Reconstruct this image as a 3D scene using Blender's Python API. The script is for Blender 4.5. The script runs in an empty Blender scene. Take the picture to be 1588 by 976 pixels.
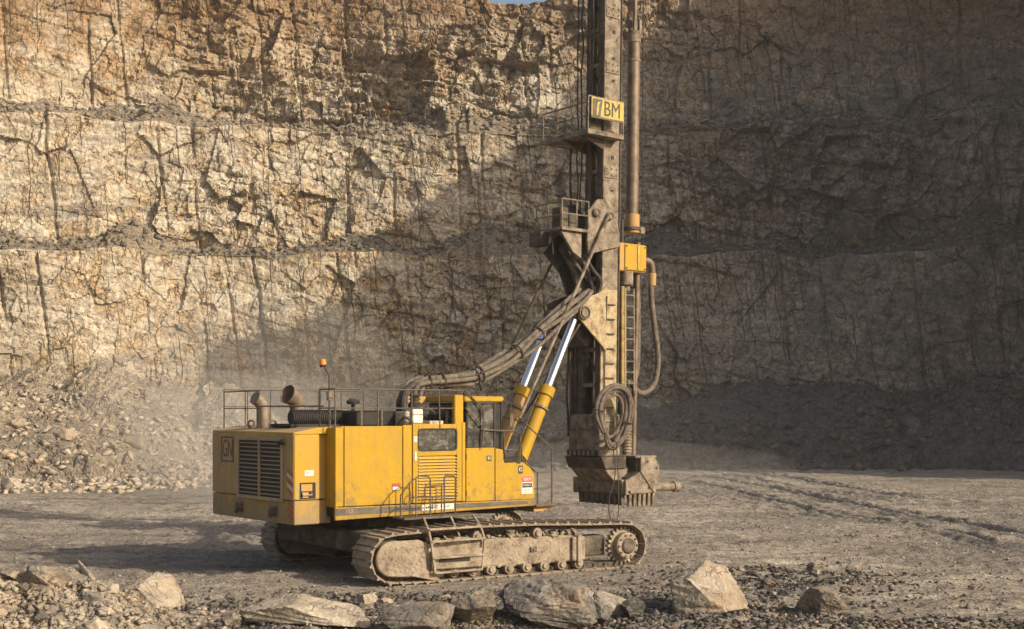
import bpy, bmesh, math, random
import numpy as np
from mathutils import Vector, Matrix, Euler

random.seed(7)
R = math.radians
sc = bpy.context.scene
COL = sc.collection

# ------------------------------------------------------------------ camera
cam_d = bpy.data.cameras.new('camera')
cam = bpy.data.objects.new('camera', cam_d)
COL.objects.link(cam)
cam.location = (0, 0, 3.9)
cam.rotation_euler = (R(90), 0, 0)
cam_d.sensor_width = 36
cam_d.lens = 46.54
cam_d.shift_y = 0.0957
cam_d.clip_end = 3000
sc.camera = cam

# ------------------------------------------------------------------ sky and sun
SUN = Vector((0.76, -0.44, 0.45)).normalized()
elev = math.asin(SUN.z)
azim = math.atan2(SUN.x, SUN.y)
world = bpy.data.worlds.new('World')
sc.world = world
world.use_nodes = True
wn = world.node_tree
wn.nodes.clear()
wo = wn.nodes.new('ShaderNodeOutputWorld')
bg = wn.nodes.new('ShaderNodeBackground')
sky = wn.nodes.new('ShaderNodeTexSky')
sky.sky_type = 'NISHITA'
sky.sun_disc = False
sky.sun_elevation = elev
sky.sun_rotation = azim
sky.air_density = 1.0
sky.dust_density = 5.0
sky.ozone_density = 1.0
bg.inputs['Strength'].default_value = 0.15
wn.links.new(sky.outputs[0], bg.inputs['Color'])
wn.links.new(bg.outputs[0], wo.inputs['Surface'])
sd = bpy.data.lights.new('sun', 'SUN')
sd.energy = 5.0
sd.angle = R(0.5)
sd.color = (1.0, 0.88, 0.71)
so = bpy.data.objects.new('sun', sd)
so.rotation_euler = SUN.to_track_quat('Z', 'Y').to_euler()
so.location = (60, -20, 60)
COL.objects.link(so)
sc.view_settings.view_transform = 'Standard'
sc.view_settings.look = 'None'
sc.view_settings.exposure = 0.10
sc.view_settings.gamma = 1.0
sc.view_settings.use_curve_mapping = False

# ------------------------------------------------------------------ noise (numpy)
def _h(i, j, s):
    i = i.astype(np.int64).astype(np.uint32); j = j.astype(np.int64).astype(np.uint32)
    h = i * np.uint32(374761393) + j * np.uint32(668265263) + np.uint32((s * 2246822519) & 0xffffffff)
    h = (h ^ (h >> np.uint32(13))) * np.uint32(1274126177)
    h = h ^ (h >> np.uint32(16))
    h = h * np.uint32(2654435761)
    h = h ^ (h >> np.uint32(15))
    return h.astype(np.float64) / 4294967295.0

def vnoise(x, y, s=0):
    xi = np.floor(x); yi = np.floor(y)
    fx = x - xi; fy = y - yi
    fx = fx * fx * (3 - 2 * fx); fy = fy * fy * (3 - 2 * fy)
    a = _h(xi, yi, s); b = _h(xi + 1, yi, s); c = _h(xi, yi + 1, s); d = _h(xi + 1, yi + 1, s)
    return (a + (b - a) * fx) * (1 - fy) + (c + (d - c) * fx) * fy - 0.5

def fbm(x, y, o=4, s=0, gain=0.5):
    r = np.zeros(np.broadcast(x, y).shape); a = 1.0
    for k in range(o):
        r = r + a * vnoise(x * 2 ** k + 17.3 * k, y * 2 ** k - 9.1 * k, s + k)
        a *= gain
    return r

def facets(x, y, s, tilt=0.6):
    """angular blocks: every cell of a jittered grid is a tilted plane of its own"""
    xi = np.floor(x); yi = np.floor(y)
    best = np.full(x.shape, 1e9); sec = np.full(x.shape, 1e9)
    bi = np.zeros_like(x); bj = np.zeros_like(x); bx = np.zeros_like(x); by = np.zeros_like(x)
    for di in (-1, 0, 1):
        for dj in (-1, 0, 1):
            ci = xi + di; cj = yi + dj
            px = ci + 0.1 + 0.8 * _h(ci, cj, s); py = cj + 0.1 + 0.8 * _h(ci, cj, s + 1)
            d = (x - px) ** 2 + (y - py) ** 2
            m = d < best
            sec = np.where(m, best, np.minimum(sec, d))
            best = np.where(m, d, best)
            bi = np.where(m, ci, bi); bj = np.where(m, cj, bj)
            bx = np.where(m, px, bx); by = np.where(m, py, by)
    o = _h(bi, bj, s + 2) - 0.5
    gx = _h(bi, bj, s + 3) - 0.5; gy = _h(bi, bj, s + 4) - 0.5
    edge = np.sqrt(sec) - np.sqrt(best)
    return o + tilt * 2 * (gx * (x - bx) + gy * (y - by)), edge

def smooth(a, b, x):
    t = np.clip((x - a) / (b - a), 0, 1)
    return t * t * (3 - 2 * t)

# ------------------------------------------------------------------ materials
def new_mat(name):
    m = bpy.data.materials.new(name)
    m.use_nodes = True
    nt = m.node_tree
    p = nt.nodes['Principled BSDF']
    return m, nt, p

class NT:
    """small node-tree writer"""
    def __init__(s, nt):
        s.nt = nt
    def n(s, t, **kw):
        nd = s.nt.nodes.new(t)
        for k, v in kw.items():
            if k in nd.inputs.keys():
                pass
            setattr(nd, k, v)
        return nd
    def l(s, a, b):
        s.nt.links.new(a, b)
    def noise(s, vec, scale, detail=6, rough=0.6, dist=0.0):
        nd = s.n('ShaderNodeTexNoise')
        nd.inputs['Scale'].default_value = scale
        nd.inputs['Detail'].default_value = detail
        nd.inputs['Roughness'].default_value = rough
        nd.inputs['Distortion'].default_value = dist
        s.l(vec, nd.inputs['Vector'])
        return nd.outputs['Fac']
    def vor(s, vec, scale, feature='F1', out='Distance', rnd=1.0):
        nd = s.n('ShaderNodeTexVoronoi', feature=feature)
        nd.inputs['Scale'].default_value = scale
        nd.inputs['Randomness'].default_value = rnd
        s.l(vec, nd.inputs['Vector'])
        return nd.outputs[out]
    def ramp(s, fac, stops, interp='LINEAR'):
        nd = s.n('ShaderNodeValToRGB')
        nd.color_ramp.interpolation = interp
        el = nd.color_ramp.elements
        while len(el) < len(stops):
            el.new(0.5)
        for e, (p, c) in zip(el, stops):
            e.position = p
            if isinstance(c, (int, float)):
                c = (c, c, c)
            e.color = (c[0], c[1], c[2], 1)
        s.l(fac, nd.inputs['Fac'])
        return nd.outputs['Color']
    def mix(s, fac, a, b, mode='MIX'):
        nd = s.n('ShaderNodeMix', data_type='RGBA', blend_type=mode)
        for sock, v in ((nd.inputs[0], fac), (nd.inputs[6], a), (nd.inputs[7], b)):
            if hasattr(v, 'links') or hasattr(v, 'is_linked'):
                s.l(v, sock)
            elif isinstance(v, (int, float)):
                sock.default_value = v
            else:
                sock.default_value = (v[0], v[1], v[2], 1)
        return nd.outputs[2]
    def math(s, op, a, b=0.0, clamp=False):
        nd = s.n('ShaderNodeMath', operation=op)
        nd.use_clamp = clamp
        for sock, v in ((nd.inputs[0], a), (nd.inputs[1], b)):
            if isinstance(v, (int, float)):
                sock.default_value = v
            else:
                s.l(v, sock)
        return nd.outputs[0]
    def mapping(s, vec, scale=(1, 1, 1), rot=(0, 0, 0), loc=(0, 0, 0)):
        nd = s.n('ShaderNodeMapping')
        nd.inputs['Scale'].default_value = scale
        nd.inputs['Rotation'].default_value = rot
        nd.inputs['Location'].default_value = loc
        s.l(vec, nd.inputs['Vector'])
        return nd.outputs[0]
    def bump(s, h, strength, dist, normal=None):
        nd = s.n('ShaderNodeBump')
        nd.inputs['Strength'].default_value = strength
        nd.inputs['Distance'].default_value = dist
        s.l(h, nd.inputs['Height'])
        if normal is not None:
            s.l(normal, nd.inputs['Normal'])
        return nd.outputs[0]

def objco(w):
    return w.n('ShaderNodeTexCoord').outputs['Object']
def wpos(w):
    return w.n('ShaderNodeNewGeometry').outputs['Position']

MAT = {}

def mat_cliff():
    m, nt, p = new_mat('cliff_rock'); w = NT(nt)
    pos = wpos(w)
    sep = w.n('ShaderNodeSeparateXYZ'); w.l(pos, sep.inputs[0])
    # bedding: bands tilted down to the right
    st = w.mapping(pos, (0.05, 0.02, 0.42), (0, R(14), 0))
    bands = w.noise(st, 1.0, 5, 0.62, 0.6)
    big = w.noise(pos, 0.055, 4, 0.6, 0.4)
    mid = w.noise(pos, 0.45, 6, 0.65, 0.3)
    fine = w.noise(pos, 3.2, 5, 0.7)
    base = w.ramp(bands, [(0.28, (0.225, 0.193, 0.15)), (0.42, (0.375, 0.322, 0.242)), (0.54, (0.49, 0.428, 0.325)), (0.66, (0.29, 0.255, 0.205))])
    ochre = w.ramp(mid, [(0.44, 0.0), (0.62, 1.0)])
    och = w.math('MULTIPLY', ochre, w.ramp(big, [(0.40, 0.0), (0.54, 0.85)]))
    topl = w.math('MULTIPLY', w.math('MULTIPLY', w.math('SUBTRACT', sep.outputs[2], 27.0), 0.07, True), w.math('MULTIPLY', w.math('SUBTRACT', -4.0, sep.outputs[0]), 0.05, True), True)  # upper-left ochre: weathered rock plus lens-flare warmth put into the colour
    och = w.math('ADD', och, w.math('MULTIPLY', topl, w.ramp(mid, [(0.35, 0.15), (0.6, 0.75)])), True)
    c = w.mix(w.math('MULTIPLY', och, 0.75), base, (0.42, 0.265, 0.115))
    # greyer, slatier rock in the eastern stretch, with extra shade put into its colour
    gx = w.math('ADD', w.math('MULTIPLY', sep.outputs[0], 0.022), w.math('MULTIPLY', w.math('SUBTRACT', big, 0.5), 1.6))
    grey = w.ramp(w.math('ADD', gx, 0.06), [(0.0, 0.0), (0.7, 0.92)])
    shaded_slate = w.ramp(mid, [(0.36, (0.075, 0.073, 0.072)), (0.48, (0.16, 0.146, 0.128)), (0.60, (0.28, 0.24, 0.195))])
    c = w.mix(grey, c, shaded_slate)
    # weathered brown soil stain near the rim
    soil = w.ramp(w.math('ADD', w.math('MULTIPLY', sep.outputs[2], 0.05), w.math('MULTIPLY', mid, 0.9)), [(2.05 / 3, 0.0), (2.5 / 3, 0.7)])
    soilc = w.math('MULTIPLY', w.ramp(w.math('DIVIDE', w.math('ADD', w.math('MULTIPLY', sep.outputs[2], 0.05), mid), 3.0), [(0.72, 0.0), (0.88, 0.8)]), 1.0)
    c = w.mix(soilc, c, (0.22, 0.135, 0.07))
    c = w.mix(0.55, c, w.ramp(fine, [(0.3, (0.35, 0.35, 0.35)), (0.7, (1.35, 1.33, 1.30))]), 'MULTIPLY')
    blk = w.noise(w.mapping(pos, (1, 1, 1.7), (0, R(14), 0)), 1.1, 4, 0.7, 0.8)
    c = w.mix(0.7, c, w.ramp(blk, [(0.32, (0.42, 0.41, 0.40)), (0.5, (1.0, 1.0, 1.0)), (0.66, (1.45, 1.43, 1.38))]), 'MULTIPLY')
    # dirt-filled joints, darkened further to stand in for shade in the cracks
    jv = w.mapping(pos, (1, 1, 0.55), (0, R(9), 0))
    wob = w.noise(pos, 1.3, 3, 0.6)
    jadd = w.n('ShaderNodeVectorMath', operation='ADD'); w.l(jv, jadd.inputs[0])
    jm = w.n('ShaderNodeCombineXYZ'); w.l(wob, jm.inputs[0]); w.l(w.math('MULTIPLY', wob, -1.2), jm.inputs[2]); w.l(jm.outputs[0], jadd.inputs[1])
    j1 = w.vor(jadd.outputs[0], 0.55, 'DISTANCE_TO_EDGE')
    j2 = w.vor(jadd.outputs[0], 1.7, 'DISTANCE_TO_EDGE')
    jm1 = w.ramp(j1, [(0.0, 1.0), (0.028, 0.0)])
    jm2 = w.math('MULTIPLY', w.ramp(j2, [(0.0, 1.0), (0.05, 0.0)]), w.ramp(mid, [(0.45, 0.0), (0.6, 1.0)]))
    jm1 = w.math('MULTIPLY', jm1, w.ramp(w.noise(pos, 0.6, 3, 0.6), [(0.46, 0.0), (0.54, 1.0)]))
    jj = w.math('MAXIMUM', jm1, jm2)
    # straight steep joints left by the blast holes
    vx = w.math('ADD', w.math('ADD', sep.outputs[0], w.math('MULTIPLY', sep.outputs[2], 0.10)), w.math('MULTIPLY', w.noise(pos, 0.35, 4, 0.6), 0.9))
    for sc1, th, k0 in ((0.42, 0.030, 0.44), (0.9, 0.035, 0.50)):
        v1 = w.n('ShaderNodeTexVoronoi', voronoi_dimensions='1D', feature='DISTANCE_TO_EDGE')
        v1.inputs['Scale'].default_value = sc1
        w.l(vx, v1.inputs['W'])
        lm = w.math('MULTIPLY', w.ramp(v1.outputs['Distance'], [(0.0, 1.0), (th, 0.0)]), w.ramp(w.noise(w.mapping(pos, (1, 1, 0.35)), 0.3, 3, 0.6), [(k0, 0.0), (k0 + 0.08, 1.0)]))
        jj = w.math('MAXIMUM', jj, lm)
    c = w.mix(w.math('MULTIPLY', jj, 0.75), c, (0.045, 0.034, 0.025))
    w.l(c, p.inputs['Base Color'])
    p.inputs['Roughness'].default_value = 0.95
    p.inputs['Specular IOR Level'].default_value = 0.15
    cr = w.vor(jadd.outputs[0], 2.6, 'F1')
    b1 = w.bump(w.math('SUBTRACT', w.math('MULTIPLY', cr, 0.35), w.math('MULTIPLY', jj, 0.7)), 0.8, 0.25)
    b2 = w.bump(fine, 0.7, 0.10, b1)
    w.l(b2, p.inputs['Normal'])
    return m

def mat_ground():
    m, nt, p = new_mat('quarry_floor_dirt'); w = NT(nt)
    pos = wpos(w)
    big = w.noise(pos, 0.09, 4, 0.6, 0.5)
    st = w.mapping(pos, (0.12, 1.0, 1.0))
    streak = w.noise(st, 0.9, 6, 0.65, 0.4)
    fine = w.noise(pos, 7.0, 6, 0.75)
    peb = w.vor(pos, 9.0, 'F1')
    pebc = w.vor(pos, 9.0, 'F1', 'Color')
    c = w.ramp(streak, [(0.32, (0.19, 0.162, 0.13)), (0.5, (0.35, 0.303, 0.243)), (0.66, (0.46, 0.405, 0.332))])
    c = w.mix(w.ramp(big, [(0.42, 0.0), (0.62, 0.55)]), c, (0.185, 0.165, 0.145))
    c = w.mix(0.75, c, w.ramp(fine, [(0.3, (0.4, 0.4, 0.4)), (0.7, (1.4, 1.38, 1.35))]), 'MULTIPLY')
    st2 = w.noise(w.mapping(pos, (0.5, 3.0, 1.0)), 1.6, 5, 0.7)
    c = w.mix(0.6, c, w.ramp(st2, [(0.34, (0.6, 0.59, 0.58)), (0.6, (1.18, 1.17, 1.15))]), 'MULTIPLY')
    sc_ = w.n('ShaderNodeSeparateColor'); w.l(pebc, sc_.inputs[0])
    pm = w.math('MULTIPLY', w.ramp(peb, [(0.30, 1.0), (0.42, 0.0)]), w.ramp(sc_.outputs[0], [(0.62, 0.0), (0.66, 1.0)]))
    c = w.mix(w.math('MULTIPLY', pm, 0.7), c, w.ramp(sc_.outputs[1], [(0.0, (0.10, 0.09, 0.08)), (1.0, (0.48, 0.42, 0.34))]))
    w.l(c, p.inputs['Base Color'])
    p.inputs['Roughness'].default_value = 0.95
    p.inputs['Specular IOR Level'].default_value = 0.15
    b0 = w.bump(streak, 0.9, 0.25)
    clod = w.vor(pos, 3.1, 'F1')
    b0 = w.bump(w.math('MULTIPLY', w.math('SUBTRACT', 0.6, clod, True), w.ramp(big, [(0.35, 0.2), (0.6, 1.0)])), 0.8, 0.12, b0)
    b1 = w.bump(fine, 1.0, 0.10, b0)
    b2 = w.bump(w.math('MULTIPLY', pm, w.math('SUBTRACT', 0.42, peb)), 1.0, 0.12, b1)
    w.l(b2, p.inputs['Normal'])
    return m

def mat_scree(name='scree', tint=(1.0, 1.0, 1.0)):
    m, nt, p = new_mat(name); w = NT(nt)
    pos = wpos(w)
    sep = w.n('ShaderNodeSeparateXYZ'); w.l(pos, sep.inputs[0])
    big = w.noise(pos, 0.12, 4, 0.6, 0.4)
    v1 = w.vor(pos, 2.4, 'F1'); vc = w.vor(pos, 2.4, 'F1', 'Color')
    v2 = w.vor(pos, 6.5, 'F1'); vc2 = w.vor(pos, 6.5, 'F1', 'Color')
    s1 = w.n('ShaderNodeSeparateColor'); w.l(vc, s1.inputs[0])
    s2 = w.n('ShaderNodeSeparateColor'); w.l(vc2, s2.inputs[0])
    base = w.ramp(big, [(0.35, (0.18, 0.152, 0.117)), (0.6, (0.28, 0.235, 0.172))])
    grey = w.ramp(w.math('ADD', w.math('MULTIPLY', sep.outputs[0], 0.03), big), [(0.35, 0.0), (1.0, 0.85)])
    base = w.mix(grey, base, (0.085, 0.082, 0.080))
    base = w.mix(1.0, base, tint, 'MULTIPLY')
    c = w.mix(0.7, base, w.ramp(s2.outputs[0], [(0, (0.55, 0.55, 0.55)), (1, (1.45, 1.42, 1.38))]), 'MULTIPLY')
    c = w.mix(0.5, c, w.ramp(s1.outputs[0], [(0, (0.6, 0.6, 0.6)), (1, (1.4, 1.38, 1.34))]), 'MULTIPLY')
    w.l(c, p.inputs['Base Color'])
    p.inputs['Roughness'].default_value = 0.95
    p.inputs['Specular IOR Level'].default_value = 0.15
    b1 = w.bump(w.math('SUBTRACT', 1.0, v1), 0.7, 0.25)
    b2 = w.bump(w.math('SUBTRACT', 1.0, v2), 0.9, 0.14, b1)
    w.l(b2, p.inputs['Normal'])
    return m

def mat_rock(name, ca, cb, cc, scale=1.0, dirt=0.5):
    m, nt, p = new_mat(name); w = NT(nt)
    pos = wpos(w)
    oi = w.n('ShaderNodeObjectInfo')
    n1 = w.noise(pos, 2.1 * scale, 6, 0.65, 0.5)
    n2 = w.noise(pos, 16 * scale, 6, 0.75)
    n3 = w.noise(pos, 0.9 * scale, 3, 0.5)
    c = w.ramp(n1, [(0.32, ca), (0.5, cb), (0.66, cc)])
    c = w.mix(w.math('MULTIPLY', w.ramp(n3, [(0.5, 0.0), (0.7, 1.0)]), 0.45), c, (0.34, 0.22, 0.11))
    c = w.mix(0.5, c, w.ramp(n2, [(0.3, (0.5, 0.5, 0.5)), (0.7, (1.35, 1.33, 1.3))]), 'MULTIPLY')
    t = w.math('ADD', 0.62, w.math('MULTIPLY', oi.outputs['Random'], 0.65))
    cmb = w.n('ShaderNodeCombineColor')
    for k in range(3):
        w.l(t, cmb.inputs[k])
    c = w.mix(1.0, c, cmb.outputs[0], 'MULTIPLY')
    # fractures
    wv = w.n('ShaderNodeVectorMath', operation='ADD'); w.l(pos, wv.inputs[0])
    nn = w.n('ShaderNodeTexNoise'); nn.inputs['Scale'].default_value = 2.5 * scale; w.l(pos, nn.inputs['Vector']); w.l(nn.outputs['Color'], wv.inputs[1])
    cr = w.vor(wv.outputs[0], 1.1 * scale, 'DISTANCE_TO_EDGE')
    crm = w.ramp(cr, [(0.0, 1.0), (0.018, 0.0)])
    c = w.mix(w.math('MULTIPLY', crm, 0.6), c, (0.05, 0.04, 0.03))
    w.l(c, p.inputs['Base Color'])
    p.inputs['Roughness'].default_value = 0.93
    p.inputs['Specular IOR Level'].default_value = 0.2
    v = w.vor(wv.outputs[0], 5 * scale, 'F1')
    b0 = w.bump(w.math('SUBTRACT', v, w.math('MULTIPLY', crm, 0.8)), 0.55, 0.07)
    b1 = w.bump(n2, 0.8, 0.035, b0)
    w.l(b1, p.inputs['Normal'])
    return m

def mat_paint(name, col, dust=(0.36, 0.27, 0.175), dust_amt=0.35, mud_z=None, rough=0.42, chips=True, scale=1.0, top=0.8):
    """machine paint under dust, splashed mud and small scratches"""
    m, nt, p = new_mat(name); w = NT(nt)
    o = objco(w)
    geo = w.n('ShaderNodeNewGeometry')
    n1 = w.noise(o, 1.1 * scale, 6, 0.62, 0.4)
    n2 = w.noise(o, 9 * scale, 6, 0.72)
    n3 = w.noise(o, 40 * scale, 3, 0.6)
    run = w.noise(w.mapping(o, (5, 5, 0.5)), 1.2, 4, 0.6)
    d = w.math('MULTIPLY', w.ramp(w.math('ADD', w.math('MULTIPLY', n1, 0.6), w.math('MULTIPLY', n2, 0.4)), [(0.40, 0.0), (0.66, 1.0)]), dust_amt * 1.5)
    d = w.math('ADD', d, w.math('MULTIPLY', w.ramp(run, [(0.46, 0.0), (0.68, 1.0)]), dust_amt * 0.9))
    # dust lies thick on what faces up
    sepn = w.n('ShaderNodeSeparateXYZ'); w.l(geo.outputs['Normal'], sepn.inputs[0])
    d = w.math('MAXIMUM', d, w.math('MULTIPLY', w.ramp(sepn.outputs[2], [(0.6, 0.0), (0.97, 1.0)]), top))
    if mud_z is not None:
        sepo = w.n('ShaderNodeSeparateXYZ'); w.l(o, sepo.inputs[0])
        zz = w.math('ADD', sepo.outputs[2], w.math('MULTIPLY', w.math('SUBTRACT', n2, 0.5), 1.5))
        mr = w.n('ShaderNodeMapRange'); mr.clamp = True
        w.l(zz, mr.inputs[0])
        mr.inputs[1].default_value = mud_z; mr.inputs[2].default_value = mud_z + 0.45
        mr.inputs[3].default_value = 0.85; mr.inputs[4].default_value = 0.0
        d = w.math('MAXIMUM', d, mr.outputs[0])
        mr2 = w.n('ShaderNodeMapRange'); mr2.clamp = True
        w.l(sepo.outputs[2], mr2.inputs[0])
        mr2.inputs[1].default_value = mud_z; mr2.inputs[2].default_value = mud_z + 1.5
        mr2.inputs[3].default_value = 0.17; mr2.inputs[4].default_value = -0.05
        sp_ = w.math('ADD', w.noise(o, 4.0, 8, 0.78, 0.6), mr2.outputs[0])
        d = w.math('MAXIMUM', d, w.ramp(sp_, [(0.585, 0.0), (0.68, 0.85)]))
    spl = w.vor(o, 5.5 * scale, 'F1')
    splm = w.math('MULTIPLY', w.ramp(spl, [(0.05, 1.0), (0.10, 0.0)]), w.ramp(n2, [(0.44, 0.0), (0.54, 0.85)]))
    base = w.mix(w.math('MULTIPLY', w.math('SUBTRACT', n1, 0.35), 0.6, True), col, tuple(c * 0.72 for c in col))
    c = w.mix(w.math('MINIMUM', d, 0.95), base, w.mix(n2, tuple(c * 0.75 for c in dust), dust))
    if chips:
        c = w.mix(splm, c, (0.09, 0.065, 0.04))
        ch = w.ramp(w.noise(o, 22 * scale, 5, 0.7), [(0.655, 0.0), (0.67, 1.0)])
        c = w.mix(w.math('MULTIPLY', ch, 0.8), c, (0.05, 0.035, 0.028))
    w.l(c, p.inputs['Base Color'])
    r = w.math('ADD', rough, w.math('MULTIPLY', d, 0.5), True)
    w.l(r, p.inputs['Roughness'])
    p.inputs['Specular IOR Level'].default_value = 0.25
    b = w.bump(n1, 0.5, 0.05)
    b = w.bump(n2, 0.15, 0.01, b)
    b = w.bump(w.math('MULTIPLY', d, n3), 0.35, 0.01, b)
    w.l(b, p.inputs['Normal'])
    return m

def mat_mud(name, ca, cb, cc, sc_=1.0, bump=0.7):
    """steel caked in dried mud"""
    m, nt, p = new_mat(name); w = NT(nt)
    o = objco(w)
    n1 = w.noise(o, 2.2 * sc_, 6, 0.65, 0.3)
    n2 = w.noise(o, 14 * sc_, 6, 0.72)
    v = w.vor(o, 7 * sc_, 'F1')
    c = w.ramp(w.math('ADD', w.math('MULTIPLY', n1, 0.65), w.math('MULTIPLY', n2, 0.35)), [(0.36, ca), (0.5, cb), (0.62, cc)])
    blot = w.math('MULTIPLY', w.ramp(v, [(0.08, 1.0), (0.2, 0.0)]), w.ramp(n1, [(0.45, 0.0), (0.6, 0.75)]))
    c = w.mix(blot, c, (0.06, 0.045, 0.032))
    w.l(c, p.inputs['Base Color'])
    p.inputs['Roughness'].default_value = 0.85
    p.inputs['Specular IOR Level'].default_value = 0.25
    b = w.bump(n1, bump, 0.05)
    b = w.bump(n2, bump, 0.025, b)
    w.l(b, p.inputs['Normal'])
    return m

def mat_plain(name, col, rough=0.6, metal=0.0, var=0.35, scale=6.0, bump=0.2, spec=0.4):
    m, nt, p = new_mat(name); w = NT(nt)
    o = objco(w)
    n = w.noise(o, scale, 6, 0.68, 0.2)
    lo = tuple(c * (1 - var) for c in col); hi = tuple(min(1, c * (1 + var)) for c in col)
    w.l(w.ramp(n, [(0.3, lo), (0.7, hi)]), p.inputs['Base Color'])
    p.inputs['Roughness'].default_value = rough
    p.inputs['Metallic'].default_value = metal
    p.inputs['Specular IOR Level'].default_value = spec
    if bump:
        w.l(w.bump(n, bump, 0.02), p.inputs['Normal'])
    return m

def mat_glass():
    m, nt, p = new_mat('dusty_glass'); w = NT(nt)
    o = objco(w)
    n = w.noise(o, 3.0, 6, 0.65, 0.8)
    f = w.noise(w.mapping(o, (1, 1, 3), (0, R(30), 0)), 5.0, 4, 0.6)
    dust = w.math('MULTIPLY', w.ramp(n, [(0.40, 0.05), (0.66, 0.6)]), w.ramp(f, [(0.35, 0.35), (0.65, 1.0)]))
    w.l(w.mix(dust, (0.018, 0.020, 0.018), (0.24, 0.21, 0.165)), p.inputs['Base Color'])
    w.l(w.math('ADD', 0.06, w.math('MULTIPLY', dust, 0.8)), p.inputs['Roughness'])
    p.inputs['Specular IOR Level'].default_value = 0.6
    return m

YEL = (0.44, 0.252, 0.002)
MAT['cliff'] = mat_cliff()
MAT['ground'] = mat_ground()
MAT['scree'] = mat_scree()
MAT['bench_scree'] = mat_scree('bench_scree', (0.95, 0.93, 0.90))
MAT['rock_pale'] = mat_rock('pale_limestone', (0.20, 0.17, 0.135), (0.34, 0.285, 0.215), (0.46, 0.395, 0.30))
MAT['rock_grey'] = mat_rock('grey_stone', (0.075, 0.068, 0.060), (0.155, 0.138, 0.117), (0.27, 0.24, 0.195))
MAT['rock_far'] = mat_rock('far_stone', (0.20, 0.17, 0.13), (0.33, 0.275, 0.205), (0.44, 0.37, 0.275), 0.5)
MAT['rock_bench'] = mat_rock('bench_stone', (0.10, 0.088, 0.07), (0.20, 0.172, 0.135), (0.33, 0.28, 0.21), 0.5)
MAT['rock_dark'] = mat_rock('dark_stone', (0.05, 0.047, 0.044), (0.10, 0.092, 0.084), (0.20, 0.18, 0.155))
MAT['yellow'] = mat_paint('yellow_paint', YEL, dust=(0.27, 0.18, 0.065), dust_amt=0.27, mud_z=1.38)
MAT['yellow_louvre'] = mat_paint('yellow_paint_louvre', YEL, dust_amt=0.3, top=0.12)
MAT['yellow_cw'] = mat_paint('yellow_paint_flank', YEL, dust_amt=0.22, mud_z=1.62)
MAT['yellow_rear'] = mat_paint('yellow_paint_rear', (0.50, 0.29, 0.05), dust=(0.36, 0.26, 0.15), dust_amt=0.75, mud_z=1.75)
MAT['yellow_low'] = mat_paint('yellow_paint_muddy', YEL, dust=(0.27, 0.205, 0.14), dust_amt=0.62, mud_z=1.42)
MAT['yellow_worn'] = mat_paint('yellow_paint_worn', (0.46, 0.23, 0.018), dust_amt=0.5, scale=1.4)
MAT['yellow_pale'] = mat_paint('yellow_paint_faded', (0.46, 0.32, 0.11), dust=(0.36, 0.285, 0.20), dust_amt=1.0, scale=1.6)
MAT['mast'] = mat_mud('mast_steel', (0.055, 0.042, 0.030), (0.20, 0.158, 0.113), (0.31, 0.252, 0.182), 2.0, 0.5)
MAT['plate'] = mat_mud('pale_plate_mud', (0.10, 0.075, 0.045), (0.34, 0.26, 0.15), (0.45, 0.36, 0.22), 2.2, 0.4)
MAT['strip'] = mat_mud('worn_yellow_strip', (0.09, 0.06, 0.03), (0.27, 0.18, 0.07), (0.38, 0.27, 0.12), 2.2, 0.4)
MAT['mast_dark'] = mat_mud('mast_dark_shaded_steel', (0.035, 0.028, 0.022), (0.085, 0.067, 0.05), (0.15, 0.12, 0.088), 1.2, 0.4)  # dark steel parts; also rear and far mast members, shade put into their colour
MAT['track'] = mat_mud('track_mud', (0.11, 0.085, 0.06), (0.285, 0.225, 0.16), (0.37, 0.30, 0.215), 1.3, 0.8)
MAT['track_dark'] = mat_mud('track_chain_steel', (0.035, 0.028, 0.022), (0.10, 0.08, 0.058), (0.20, 0.16, 0.115), 1.5, 0.6)
MAT['hose'] = mat_plain('dusty_hose', (0.13, 0.106, 0.080), 0.8, 0, 0.6, 7.0, 0.35, 0.2)
MAT['hose_dark'] = mat_plain('dark_hose', (0.05, 0.042, 0.034), 0.7, 0, 0.5, 7.0, 0.3, 0.3)
MAT['pipe'] = mat_plain('rusty_pipe', (0.16, 0.115, 0.078), 0.55, 0.3, 0.5, 3.0, 0.25, 0.4)
MAT['rail'] = mat_plain('handrail_steel', (0.10, 0.078, 0.055), 0.6, 0.2, 0.5, 9.0, 0.1, 0.4)
MAT['black'] = mat_plain('black_steel', (0.022, 0.019, 0.016), 0.65, 0, 0.5, 4.0, 0.2, 0.3)
MAT['rubber'] = mat_plain('black_rubber', (0.035, 0.030, 0.026), 0.75, 0, 0.5, 8.0, 0.3, 0.3)
MAT['chrome'] = mat_plain('chrome', (0.78, 0.79, 0.82), 0.30, 1.0, 0.06, 3.0, 0.0, 0.5)
MAT['glass'] = mat_glass()
MAT['white'] = mat_plain('dirty_white', (0.62, 0.57, 0.49), 0.6, 0, 0.2, 9.0, 0.05)
MAT['red'] = mat_plain('faded_red', (0.42, 0.06, 0.035), 0.6, 0, 0.3, 9.0, 0.05)
MAT['ink'] = mat_plain('dark_print', (0.035, 0.030, 0.026), 0.6, 0, 0.3, 9.0, 0.0)
MAT['band'] = mat_plain('grey_band', (0.105, 0.088, 0.070), 0.7, 0, 0.4, 4.0, 0.05)
MAT['beige'] = mat_plain('dusty_beige', (0.42, 0.35, 0.26), 0.7, 0, 0.3, 6.0, 0.15)
MAT['sign_yellow'] = mat_plain('sign_yellow', (0.40, 0.29, 0.055), 0.6, 0, 0.4, 5.0, 0.05)
MAT['exhaust'] = mat_plain('scorched_steel', (0.20, 0.155, 0.11), 0.6, 0.4, 0.45, 6.0, 0.2)
MAT['orange'] = mat_plain('amber_lens', (0.75, 0.20, 0.02), 0.25, 0, 0.15, 9.0, 0.0, 0.6)
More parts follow.
